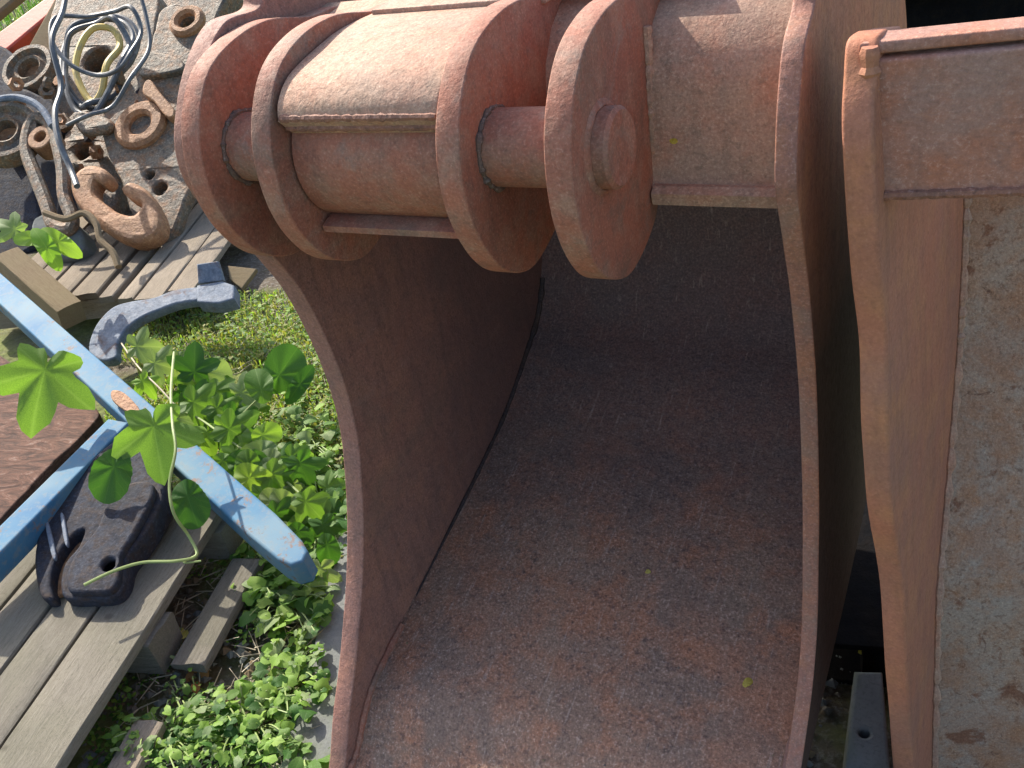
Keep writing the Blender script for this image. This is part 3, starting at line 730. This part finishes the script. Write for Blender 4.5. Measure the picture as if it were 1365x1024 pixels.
lp_ = [PP(x, y, Lp, NV) for x, y in [(48, 158), (38, 176), (36, 204), (48, 236), (62, 272), (72, 300), (92, 306), (96, 290), (86, 262), (84, 226), (76, 190), (66, 164)]]
link('link', tube_mesh(catmull(lp_, 5, True), .026, 10, closed=True), M_JUNK, lk)
px_ring('bush', 62, 190, Lp - NV * .02, NV, .05, .022, .08, M_JRUST, lk)
def wheel(px, py, dep, R, r, mat, label, tiltx=0):
    c = heap(px, py, dep); e = empty('steel_ring', c, label, 'ring')
    n = (NV + RT * tiltx).normalized(); x, y, z = basis(n); R *= 1.09; r *= 1.09
    me = lathe_mesh([(r, -.04), (r, .018), (r + .01, .026), (r + .02, .012), (R * .72, .006), (R * .80, .030), (R * .95, .030), (R, .015), (R, -.04)], 40); jitter(me, .002, 22, px)
    link('rim', me, mat, e, frame(c, x, y, z))
    me = lathe_mesh([(r * .2, -.045), (r * .2, -.03), (r * .98, -.028), (r * .98, -.045)], 24)
    link('hub', me, M_JRUST, e, frame(c, x, y, z)); return e
wheel(41, 94, 3.9, .112, .048, M_JUNK, 'greenish grey dished steel ring, uppermost left in the heap')
wheel(8, 178, 3.5, .125, .045, M_JUNK, 'grey steel ring cut by the left edge of the photo, below the dished ring', .2)
arc = empty('bent_pipe', heap(20, 140, 3.55), 'pale grey bent pipe arching over the ring at the left edge', 'pipe')
link('pipe', tube_mesh(catmull([PP(x, y, heap(20, 140, 3.5), NV) for x, y in [(-30, 160), (-12, 138), (14, 130), (38, 134), (56, 146), (70, 168)]], 6), .014, 10), M_GREY, arc)
# machine bodies filling the heap
def lump(name, px, dep, thick, mat, label, cat, n=None, **kw):
    cx = sum(q[0] for q in px) / len(px); cy = sum(q[1] for q in px) / len(px)
    o = px_plate(name, px, heap(cx, cy, dep), n or NV, thick, mat, None, bevel=kw.pop('bevel', .015), jit=.006, **kw)
    return tag(o, label, cat)
lump('steel_casting', [(66, 20), (90, -20), (160, -30), (210, -10), (206, 40), (196, 80), (150, 130), (110, 170), (72, 150), (64, 80)], 3.95, .22, M_JUNK, 'grey-brown cast steel frame behind the coiled hoses', 'steel casting', holes=[(130, 80, 18)])
lump('steel_casting', [(96, 150), (140, 150), (150, 200), (160, 250), (140, 300), (110, 290), (90, 240), (84, 190)], 3.62, .12, M_JUNK, 'dull grey steel casting with a hole behind the orange hook', 'steel casting', holes=[(112, 200, 12)])
lump('cast_bracket', [(-30, 196), (20, 200), (44, 240), (56, 290), (60, 330), (10, 300), (-30, 290)], 3.5, .12, M_DARK, 'dark cast bracket in the shade at the left edge below the rings', 'bracket')
lump('cast_bracket', [(-30, 100), (10, 110), (60, 130), (90, 170), (60, 180), (0, 160), (-30, 150)], 3.8, .15, M_DARK, 'dark bracket wedged between the two steel rings', 'bracket')
lump('steel_beam', [(-30, 100), (-30, 62), (96, -30), (124, -30)], 4.4, .10, M_RED, 'worn red-painted steel beam crossing the top left corner', 'beam', smooth_n=1)
lump('wide_board', [(-30, 40), (-30, -60), (90, -60)], 4.8, .05, M_TIMB, 'pale board behind the red beam in the top left corner', 'board', smooth_n=1)
lump('wooden_post', [(34, 64), (84, -24), (112, -10), (60, 84)], 4.15, .09, M_TIMB, 'brown timber post leaning between red beam and hoses', 'post', smooth_n=1)
lump('stone_lump', [(40, 300), (56, 284), (84, 288), (104, 300), (112, 330), (84, 346), (50, 330)], 3.3, .10, M_CONC, 'grey broken stone lump under the oval link', 'stone')
lump('steel_casting', [(100, 180), (170, 200), (250, 240), (262, 290), (200, 330), (120, 345), (70, 320)], 3.72, .10, M_DARK, 'dark filler body for the shaded voids under the cheek plate and hook', 'steel casting')  # near-black body gives the heap's voids their shade by colour
lump('steel_casting', [(-40, 60), (60, 110), (100, 230), (60, 320), (-40, 330)], 4.0, .12, M_DARK, 'dark filler body for the shaded voids behind the rings at the left edge', 'steel casting')  # dark colour stands in for shade between the rings
lump('steel_casting', [(150, -30), (300, -30), (290, 20), (270, 90), (262, 200), (200, 160), (150, 80)], 4.15, .14, M_JUNK, 'brown-grey steel body behind the upper eye of the coupler', 'steel casting')
_r = random.Random(5)
_near = {'the dished ring': (41, 94), 'the ring at the left edge': (8, 178), 'the coiled hoses': (125, 95), 'the bored eye': (187, 166), 'the orange hook': (150, 280), 'the oval link': (60, 230), 'the upper eye': (249, 30)}
_used = set()
for k in range(60):       # nuts, bushes and broken bits lying in the heap
    px, py = _r.uniform(5, 235), _r.uniform(100, 318)
    c = heap(px, py, 3.52 + _r.uniform(0, .12)); rr = _r.uniform(.014, .034)
    n = Vector((_r.uniform(-1, 1), _r.uniform(-1, .2), _r.uniform(-.3, 1))).normalized(); x, y, z = basis(n, Vector((.1, .3, .9)))
    mt, cw = _r.choice(((M_JUNK, 'grey-brown'), (M_JRUST, 'orange-rusty'), (M_DARK, 'dark')))
    nr = min(_near, key=lambda q: math.hypot(px - _near[q][0], py - _near[q][1])); dx, dy = px - _near[nr][0], py - _near[nr][1]
    side = ('right of' if dx > 0 else 'left of') if abs(dx) > abs(dy) else ('below' if dy > 0 else 'above')
    sc_ = _r.uniform(.6, 1.7)
    if k % 3 == 0: nm, ct = 'steel_nut', 'nut'; lb = 'small %s nut lying just %s %s in the heap' % (cw, side, nr)
    else: nm, ct = 'scrap_piece', 'scrap'; lb = 'small %s steel scrap wedged just %s %s in the heap' % (cw, side, nr)
    if lb in _used: continue
    _used.add(lb)
    if k % 3 == 0: me = lathe_mesh([(rr * .5, -rr * .5), (rr * .5, rr * .5), (rr, rr * .5), (rr, -rr * .5)], 6 if k % 2 else 16)
    else: me = plate_mesh([(rr * _r.uniform(.6, 1.7) * cos(a), rr * _r.uniform(.6, 1.4) * sin(a)) for a in [i * pi / 3.5 for i in range(7)]], rr * .8, .003)
    o = link(nm, me, mt, None, frame(c, x, y, z)); tag(o, lb, ct, ct + ' pieces in the coupler heap')
# hoses
def hose(name, px, dep, rad, mat, label, closed=True, loops=1):
    e = empty(name, heap(px[0][0], px[0][1], dep), label, 'hose')
    for k in range(loops):
        P0 = heap(px[0][0], px[0][1], dep + .04 * k)
        pts = [PP(x + random.uniform(-1.8, 1.8) + k * 4, y + random.uniform(-1.8, 1.8) - k * 3, P0, NV) + NV * random.uniform(-.03, .03) for x, y in px]
        link('hose_loop', tube_mesh(catmull(pts, 8, closed), rad, 9, closed=closed), mat, e)
    return e
hose('coiled_hose', [(84, 118), (80, 80), (92, 44), (124, 26), (156, 30), (170, 52), (166, 86), (146, 120), (122, 146), (98, 142)], 3.62, .012, M_HOSE, 'grey-black hydraulic hose coiled on the coupler heap around the yellow one', loops=3)
hose('yellow_hose', [(104, 100), (110, 66), (128, 44), (150, 38), (156, 60), (148, 92), (134, 122), (116, 132)], 3.66, .014, M_YEL, 'faded yellow hose loop inside the coil of black hose')
hose('looped_hose', [(74, 60), (80, 28), (110, 14), (150, 12), (178, 16), (188, 40), (180, 76), (160, 94), (126, 96), (96, 88)], 3.56, .009, M_HOSE, 'thin grey hose looping widest round the coiled hoses')
hose('hanging_hose', [(84, -30), (80, 10), (74, 60), (76, 110), (76, 150), (82, 190), (92, 224), (102, 250)], 3.5, .011, M_HOSE, 'single grey hose hanging down left of the coil to the hook', closed=False)
hose('thin_hose', [(186, -20), (190, 20), (192, 60), (176, 110), (150, 140), (120, 156), (84, 160)], 3.5, .008, M_HOSE, 'thin hose running from the upper eye down under the coil', closed=False)
lump('rag_bundle', [(96, 150), (120, 148), (150, 160), (140, 172), (108, 176)], 3.5, .04, M_JUNK, 'crumpled pale strap under the coil of hoses', 'strap')
tail = empty('hanging_strap', heap(80, 330, 3.2), 'pale bent strap hanging below the orange hook onto the pallet', 'strap')
link('strap', tube_mesh(catmull([PP(x, y, heap(110, 300, 3.2), NV) for x, y in [(60, 284), (88, 292), (112, 284), (128, 298), (134, 320), (150, 336), (158, 356)]], 6), .012, 7), M_TIMB, tail)

# ------------------------------------------------------------------ block in the gap between the buckets
cb = empty('concrete_block', PG(1160, 960, 0), 'small grey concrete block with a round hole on the ground between the buckets', 'block')
px_plate('block', [(1140, 894), (1176, 896), (1182, 960), (1188, 1030), (1126, 1024), (1132, 960)], PG(1160, 950, .09), Vector((0, -.15, 1)).normalized(), .08, M_CONC, cb, bevel=.006, holes=[(1152, 976, 7)], smooth_n=1, jit=.002)

# ------------------------------------------------------------------ leaves
def leaf_mesh(kind, nr=4, na=36, cup=.18, seed=0):
    rnd = random.Random(seed)
    def rad(a):                                   # a=0 is the tip
        if kind == 'lobed':
            r = 0
            for c, h, w_ in ((0, 1.0, .62), (1.08, .88, .56), (-1.08, .86, .56), (2.15, .56, .6), (-2.15, .54, .6)):
                d = abs((a - c + pi) % (2 * pi) - pi); r = max(r, h * (1 - .58 * min(1.2, d / w_) ** 1.9 + .08 * max(0, 1 - d / .14)))
            r = max(r, .40) * (1 + .045 * sin(a * 31)); d = abs(abs(a) - pi)
            if d < .35: r *= .35 + .65 * d / .35
            return r
        if kind == 'oval':
            return (.62 + .38 * cos(a / 2) ** 4) * (1 - .12 * (1 - cos(a)) * .5) * (1 + .02 * sin(a * 19)) * (.72 + .28 * cos(a) ** 2)
        if kind == 'long':
            return 1 / math.sqrt((cos(a)) ** 2 + (sin(a) / .36) ** 2)
        return (1 + .16 * cos(3 * a)) * .8 * (1 + .07 * sin(a * 15))
    vs = [(0, 0, 0)]; uv = [(0, .0)]; fs = []
    for j in range(1, nr + 1):
        t = j / nr
        for i in range(na):
            a = -pi + 2 * pi * i / na; r = rad(a) * t
            x, y = r * cos(a), r * sin(a)
            z = -cup * (x * x * 1.1 + y * y * .6) + .13 * abs(y) + .07 * sin(a * 3 + seed * 2.1) * t * t + .04 * sin(a * 7 + seed) * t
            vs.append((x, y, z))
    for i in range(na):
        k = (i + 1) % na; fs.append((0, 1 + i, 1 + k))
        for j in range(nr - 1):
            o = 1 + j * na; fs.append((o + i, o + na + i, o + na + k, o + k))
    me = bpy.data.meshes.new('leaf_' + kind); me.from_pydata(vs, [], fs)
    ul = me.uv_layers.new(name='UVMap')
    nv = {'lobed': 6, 'oval': 7, 'long': 5, 'round': 6}[kind]
    for p in me.polygons:
        for li in p.loop_indices:
            vi = me.loops[li].vertex_index; x, y, _ = vs[vi]
            if kind == 'lobed': val = (atan2(y, x) / 1.05) + .5
            else: val = .5 + (y * 3.0 if abs(y) < .16 else (x * 5 - abs(y) * 4))
            ul.data[li].uv = (math.hypot(x, y), val if vi else .5)
    me.shade_smooth(); return me
LM = {}
for kind in ('lobed', 'oval', 'long', 'round'):
    for q in (0, 1, 2):
        LM[(kind, q, 1)] = leaf_mesh(kind, 4, 40, .18 + q * .12, q * 3)
        LM[(kind, q, 0)] = leaf_mesh(kind, 2, 10 if kind != 'lobed' else 14, .2 + q * .15, q * 3)
_mats = {'g': M_LEAF, 'b': M_LEAFB, 'd': M_LEAFD, 'p': M_LEAFP, 'y': M_LEAFY, 'o': M_LEAFO}
_cache = {}
def leaf_me(kind, q, hi, m):
    k = (kind, q, hi, m)
    if k not in _cache:
        me = LM[(kind, q, hi)].copy(); me.materials.clear(); me.materials.append(_mats[m]); _cache[k] = me
    return _cache[k]
def leaf(parent, P, size, ang, m='g', kind='oval', tilt=.3, taz=None, hi=0, nrm=None, name='leaf', label=None):
    me = leaf_me(kind, random.randint(0, 2), hi, m)
    o = bpy.data.objects.new(name, me); COL.objects.link(o)
    taz = random.uniform(0, 2 * pi) if taz is None else taz
    if nrm is None: n = Vector((sin(tilt) * cos(taz), sin(tilt) * sin(taz), cos(tilt)))
    else: n = nrm.normalized()
    x = Vector((cos(ang), sin(ang), 0)); x = (x - n * x.dot(n)).normalized(); y = n.cross(x)
    m4 = frame(P, x * size, y * size, n * size)
    if parent is not None:
        o.parent = parent; o.matrix_basis = parent_world(parent).inverted() @ m4
    else: o.matrix_basis = m4
    return o
def img_ang(px, py, h, dx, dy):
    a = PG(px, py, h); b = PG(px + dx, py + dy, h); v = b - a; return atan2(v.y, v.x)

# hop vine over the blue frame
hv = empty('hop_vine', PG(265, 740, .16), 'climbing vine with large lobed green leaves hanging over the blue bars', 'vine')
def vstem(parent, px, r, mat=M_STEM, name='stem'):
    P = [PG(x, y, h) for x, y, h in px]; return link(name, tube_mesh(catmull(P, 7), r, 7), mat, parent)
vstem(hv, [(232, 470, .33), (228, 520, .36), (230, 565, .36), (234, 600, .34), (226, 645, .30), (232, 685, .26), (252, 715, .2), (262, 740, .18), (235, 748, .19), (190, 750, .2), (150, 762, .21), (112, 780, .21)], .0032)
vstem(hv, [(262, 740, .18), (245, 750, .18), (268, 748, .175)], .002)
camn = (CAM - PG(200, 600, .3)).normalized()
def big(px, py, h, sz, dx, dy, m, kind, tl=None):
    n = (camn * 1.0 + Vector((random.uniform(-.25, .25), random.uniform(-.25, .25), .25)) + (tl or Vector((0, 0, 0)))).normalized()
    P = PG(px, py, h); dep = (P - CAM).dot(FW)
    dirv = (PG(px + dx, py + dy, h) - P); 
    dirv = (RT * dx - UP * dy).normalized()
    x = (dirv - n * dirv.dot(n)).normalized(); y = n.cross(x); s = sz * dep / FPX
    me = leaf_me(kind, random.randint(0, 2), 1, m)
    return (me, frame(P, x * s, y * s, n * s))
def put(parent, me_m4):
    me, m4 = me_m4; o = bpy.data.objects.new('leaf', me); COL.objects.link(o); o.parent = parent; o.matrix_basis = parent_world(parent).inverted() @ m4; return o
put(hv, big(60, 494, .40, 84, -12, 50, 'g', 'lobed'))
put(hv, big(205, 568, .34, 74, 8, 50, 'g', 'lobed'))
put(hv, big(152, 622, .29, 50, -10, 40, 'd', 'oval'))
put(hv, big(250, 662, .24, 44, 12, 34, 'd', 'oval'))
put(hv, big(170, 612, .22, 20, 20, -8, 'g', 'lobed'))
v2 = empty('pale_vine_shoot', PG(190, 470, .1), 'pale green lobed leaves on a shoot right beside the curved grey arm', 'vine')
for a in [(182, 462, .16, 34, 30, -4, 'p', 'lobed'), (206, 484, .14, 36, 44, 6, 'p', 'lobed'), (190, 508, .13, 26, 20, 20, 'b', 'lobed'), (238, 478, .12, 24, 30, 10, 'p', 'oval')]: put(v2, big(*a))
vstem(v2, [(160, 455, .1), (185, 490, .13), (215, 520, .12), (250, 560, .08)], .0025, M_STEMD)
v3 = empty('yellow_green_shoot', PG(60, 345, .28), 'bright yellow-green drooping leaves over the brown timber at the left edge', 'vine')
for a in [(78, 322, .36, 34, 34, 22, 'b', 'long'), (62, 330, .36, 34, 20, 30, 'b', 'long'), (44, 318, .38, 30, 40, 0, 'b', 'long'), (20, 306, .40, 30, -20, -8, 'p', 'lobed')]: put(v3, big(*a))
vstem(v3, [(-10, 330, .34), (20, 314, .38), (60, 318, .37)], .0022)
v4 = empty('broad_leaved_vine', PG(330, 560, .03), 'vine with broad lobed leaves spreading between the blue bar and the bucket', 'vine')
for a in [(258, 536, .12, 44, 50, 12, 'g', 'lobed'), (306, 572, .12, 50, 40, 22, 'g', 'lobed'), (322, 524, .10, 36, 30, -12, 'p', 'lobed'), (372, 500, .14, 48, 30, -46, 'd', 'oval'), (348, 520, .14, 34, -10, -40, 'g', 'oval'), (400, 512, .12, 32, 20, -30, 'd', 'long'),
          (330, 618, .10, 36, 8, 44, 'g', 'oval'), (362, 632, .09, 40, 30, 26, 'g', 'lobed'), (388, 610, .08, 34, 30, 14, 'g', 'lobed'), (408, 664, .07, 34, 14, 30, 'g', 'lobed'), (430, 700, .06, 36, 8, 30, 'd', 'lobed'), (398, 700, .06, 30, -10, 30, 'g', 'oval'),
          (436, 650, .06, 28, 20, -8, 'g', 'lobed'), (350, 580, .09, 28, 30, -10, 'b', 'oval'), (296, 614, .09, 24, -14, 20, 'g', 'oval'), (432, 740, .05, 26, 10, 26, 'd', 'oval'), (420, 622, .06, 26, 20, 10, 'g', 'lobed'), (230, 556, .13, 26, 30, 6, 'p', 'lobed')]: put(v4, big(*a))
for _ in range(64):
    a = random.random(); px = 250 + a * 185 + random.uniform(-35, 20); py = 530 + a * 200 + random.uniform(-70, 40)
    if px > 448 or px < 235 + max(0, (py - 560)) * .85: continue
    put(v4, big(px, py, random.uniform(.03, .10), random.uniform(24, 46), random.uniform(-10, 40), random.uniform(-10, 40), random.choice('ggddbp'), random.choice(('lobed', 'lobed', 'oval'))))
vstem(v4, [(215, 540, .08), (260, 555, .09), (310, 590, .09), (360, 625, .07), (410, 670, .05), (435, 730, .03)], .003)
vstem(v4, [(300, 575, .08), (330, 545, .1), (360, 515, .12), (385, 480, .13)], .0025)

# creeping weeds: countable leaves as parts
def creeper(name, label, cx, cy, rx, ry, n, size, mats, kinds, hmax=.05, group=None):
    e = empty(name, PG(cx, cy, 0), label, 'weed')
    for i in range(n):
        a = random.uniform(0, 2 * pi); r = math.sqrt(random.random())
        px, py = cx + rx * r * cos(a), cy + ry * r * sin(a)
        h = random.uniform(.012, hmax); P = PG(px, py, h); dep = (P - CAM).dot(FW)
        s = random.uniform(.35, 1.2) * size * .5 * dep / FPX
        leaf(e, P, s, random.uniform(0, 2 * pi), random.choice(mats), random.choice(kinds), random.uniform(.05, .7), hi=0)
        if i % 4 == 0:
            Q = PG(cx + rx * .3 * cos(a), cy + ry * .3 * sin(a), .005)
            mid = (P + Q) / 2 + Vector((0, 0, .015))
            link('stem', tube_mesh(catmull([Q, mid, P], 4), .0014, 5), M_STEM, e)
    return e
CR = [('creeping_weed', 'bright yellow-green ground ivy just below the tip of the blue bar', 385, 800, 62, 50, 120, 34, 'bbbgpd', ('round', 'oval', 'lobed')),
      ('creeping_weed', 'low green weed on the concrete against the bucket foot', 390, 905, 50, 60, 150, 27, 'bbgdp', ('lobed', 'oval', 'round')),
      ('creeping_weed', 'dense small-leaved weed at the bottom edge beside the pallet corner', 220, 985, 75, 45, 190, 22, 'bbgpd', ('oval', 'lobed', 'long')),
      ('creeping_weed', 'middle green weed patch at the bottom between pallet corner and bucket', 330, 960, 80, 60, 230, 26, 'bbgdp', ('lobed', 'oval', 'round')),
      ('creeping_weed', 'green leaves crowding the bucket edge beside the blue bar tip', 430, 690, 34, 72, 80, 30, 'gdg', ('oval', 'lobed')),
      ('creeping_weed', 'light green small weeds in the sun below the bucket shoulder', 400, 590, 50, 60, 110, 22, 'bpg', ('oval', 'round')),
      ('creeping_weed', 'thin shoot of pale weed climbing beside the pallet gap', 238, 925, 22, 60, 30, 18, 'bpg', ('oval',)),
      ('creeping_weed', 'weed leaves under the blue bar between its shade and the pallet end', 340, 765, 34, 45, 70, 26, 'gdb', ('round', 'oval')),
      ('creeping_weed', 'large single-leaf clump at the bottom edge against the bucket', 412, 1010, 26, 22, 18, 44, 'gg', ('oval',))]
for c in CR: creeper(c[0], c[1], c[2], c[3], c[4], c[5], c[6], c[7], c[8], c[9], .06)
creeper('rosette_weed', 'small yellow rosette on bare soil right of the pallet gap', 248, 850, 20, 12, 14, 24, 'y', ('oval',), .03)
creeper('withered_weed', 'withered orange-brown leaves on the soil below the yellow rosette', 262, 900, 16, 14, 10, 22, 'o', ('oval',), .02)
gp = creeper('gap_weed', 'tiny yellow-green weed growing above the concrete block between the buckets', 1154, 872, 9, 14, 14, 14, 'by', ('oval',), .06)

# fallen leaves lying on the buckets
def fallen(P, n, sz, ang, lab, m='y'):
    o = leaf(None, P + n * .003, sz, ang, m, 'oval', nrm=n, hi=1, name='fallen_leaf'); tag(o, lab, 'leaf')
    return o
nsh = (VAX * .9 - DAX * .4).normalized()
fallen(on_sheet(995, 912), nsh, .011, .5, 'small yellow leaf lying low on the inside sheet of the big bucket')
fallen(on_sheet(865, 763), nsh, .007, 2.5, 'tiny pale yellow leaf higher up on the inside sheet of the big bucket')
pq = PP(898, 186, BP(0, .122, 0), -DAX); fallen(pq - DAX * .002, -DAX, .006, 1, 'tiny yellow leaf scrap stuck on the dusty panel right of the outer pin')

# ------------------------------------------------------------------ uncountable cover: small leaves, grass, gravel
def scatter(name, label, cat, n, reg, mats, mk, h=(0.0, .04)):
    vs, fs, mi = [], [], []
    for _ in range(n):
        P = reg()
        if P is None: continue
        b = len(vs); pv, pf = mk(P)
        vs += pv; fs += [tuple(b + i for i in f) for f in pf]; mi += [random.randrange(len(mats))] * len(pf)
    me = bpy.data.meshes.new(name); me.from_pydata(vs, [], fs)
    for m in mats: me.materials.append(m)
    me.polygons.foreach_set('material_index', mi); me.uv_layers.new(name='UVMap')
    o = bpy.data.objects.new(name, me); COL.objects.link(o); tag(o, label, cat, kind='stuff'); return o
def mk_leaf(smin, smax, hmax):
    def f(P):
        s = random.uniform(smin, smax); a = random.uniform(0, 2 * pi); t = random.uniform(0, .9); ta = random.uniform(0, 2 * pi)
        n = Vector((sin(t) * cos(ta), sin(t) * sin(ta), cos(t))); x = Vector((cos(a), sin(a), 0)); x = (x - n * x.dot(n)).normalized(); y = n.cross(x)
        z = Vector((0, 0, random.uniform(.0, hmax))); P = P + z
        pts = [P, P + x * s * .5 + y * s * .42 - n * s * .05, P + x * s * 1.0 + y * s * .2 - n * s * .12, P + x * s * 1.2 - n * s * .2, P + x * s * 1.0 - y * s * .2 - n * s * .12, P + x * s * .5 - y * s * .42 - n * s * .05]
        return [tuple(p) for p in pts], [(0, 1, 2, 3), (0, 3, 4, 5)]
    return f
def mk_blade(hmin, hmax, w_=.0025):
    def f(P):
        h = random.uniform(hmin, hmax); a = random.uniform(0, 2 * pi); l = random.uniform(.1, .9); d = Vector((cos(a), sin(a), 0)); s = Vector((-d.y, d.x, 0)) * w_
        p1 = P + Vector((0, 0, h * .6)) + d * h * .2 * l; p2 = P + Vector((0, 0, h)) * (1 - .4 * l) + d * h * .9 * l
        return [tuple(q) for q in (P - s, P + s, p1 + s * .8, p1 - s * .8, p2)], [(0, 1, 2, 3), (3, 2, 4)]
    return f
def region_px(x0, x1, y0, y1, thr=-1, sc_=3.0):
    def f():
        P = PG(random.uniform(x0, x1), random.uniform(y0, y1), 0)
        if P.y > 14 or P.y < 0: return None
        if mnoise.noise(P * sc_ + Vector((3, 1, 0))) < thr: return None
        return P
    return f
scatter('ground_cover', 'mat of tiny green leaves covering the soil left of the bucket', 'ground cover', 9000, region_px(180, 470, 395, 760, -.25), [M_LEAF, M_LEAFB, M_LEAFP, M_MOSS], mk_leaf(.006, .018, .03))
scatter('ground_cover', 'sparser small leaves over the soil at the bottom left', 'ground cover', 4200, region_px(120, 450, 760, 1060, .0, 6), [M_LEAF, M_LEAFB, M_LEAFD], mk_leaf(.005, .013, .025))
scatter('grass', 'short yellow-green grass and moss between pallets and bucket', 'grass', 9000, region_px(140, 460, 390, 600, -.3), [M_LEAFB, M_LEAFP, M_MOSS, M_MOSS], mk_blade(.012, .04))
scatter('grass', 'distant grass along the top left behind the heap', 'grass', 9000, region_px(-60, 480, -60, 60, -.6), [M_LEAFD, M_LEAFP, M_LEAFD, M_STEMD], mk_blade(.04, .16, .006))
def mk_stone(P):
    s = random.choice((.004, .006, .009, .013)) * random.uniform(.7, 1.3); v = []
    for dx, dy, dz in ((1, 0, 0), (-.8, .1, 0), (0, 1, 0), (.1, -.9, 0), (.1, 0, .7), (0, 0, -.5)):
        v.append(tuple(P + Vector((dx, dy, dz)) * s * random.uniform(.7, 1.2) + Vector((0, 0, .004))))
    return v, [(4, 0, 2), (4, 2, 1), (4, 1, 3), (4, 3, 0), (5, 2, 0), (5, 1, 2), (5, 3, 1), (5, 0, 3)]
scatter('gravel', 'fine gravel and crumbs on soil and concrete', 'gravel', 3500, region_px(100, 1200, 560, 1060, -.2), [M_CONC, M_TIMB, M_WOOD], mk_stone)
def mk_twig(P):
    a = random.uniform(0, 2 * pi); L = random.uniform(.02, .08); d = Vector((cos(a), sin(a), random.uniform(-.1, .3))); s = Vector((-d.y, d.x, 0)) * .0012
    z = Vector((0, 0, .012)); p = P + z
    return [tuple(q) for q in (p - s, p + s, p + d * L + s * .4, p + d * L - s * .4, p + d * L * .5 + Vector((0, 0, .003)))], [(0, 1, 4), (1, 2, 4), (2, 3, 4), (3, 0, 4)]
scatter('dry_stalks', 'dry straw and twigs strewn among the weeds', 'straw', 700, region_px(180, 450, 400, 1060, -.4), [M_STEMD], mk_twig)
# crumbs of soil and rust lying on the inside sheet of the big bucket
_cr = []
for _ in range(260):
    yy = 1024 - 420 * random.random() ** 1.8; xx = random.uniform(470 + (1024 - yy) * .42, 1058)
    _cr.append(on_sheet(xx, yy))
_it = iter(_cr)
def mk_crumb(P):
    s_ = random.choice((.0008, .0012, .0018, .0025)) * random.uniform(.7, 1.3); v = []
    for dx, dy, dz in ((1, 0, 0), (-.8, .1, 0), (0, 1, 0), (.1, -.9, 0), (.1, 0, .7), (0, 0, -.5)):
        v.append(tuple(P + Vector((dx, dy, dz)) * s_ * random.uniform(.7, 1.2)))
    return v, [(4, 0, 2), (4, 2, 1), (4, 1, 3), (4, 3, 0), (5, 2, 0), (5, 1, 2), (5, 3, 1), (5, 0, 3)]
scatter('soil_crumbs', 'crumbs of soil and rust on the inside sheet of the big bucket', 'crumbs', 260, lambda: next(_it), [M_BOX, M_SEAM2, M_TIMB], mk_crumb)
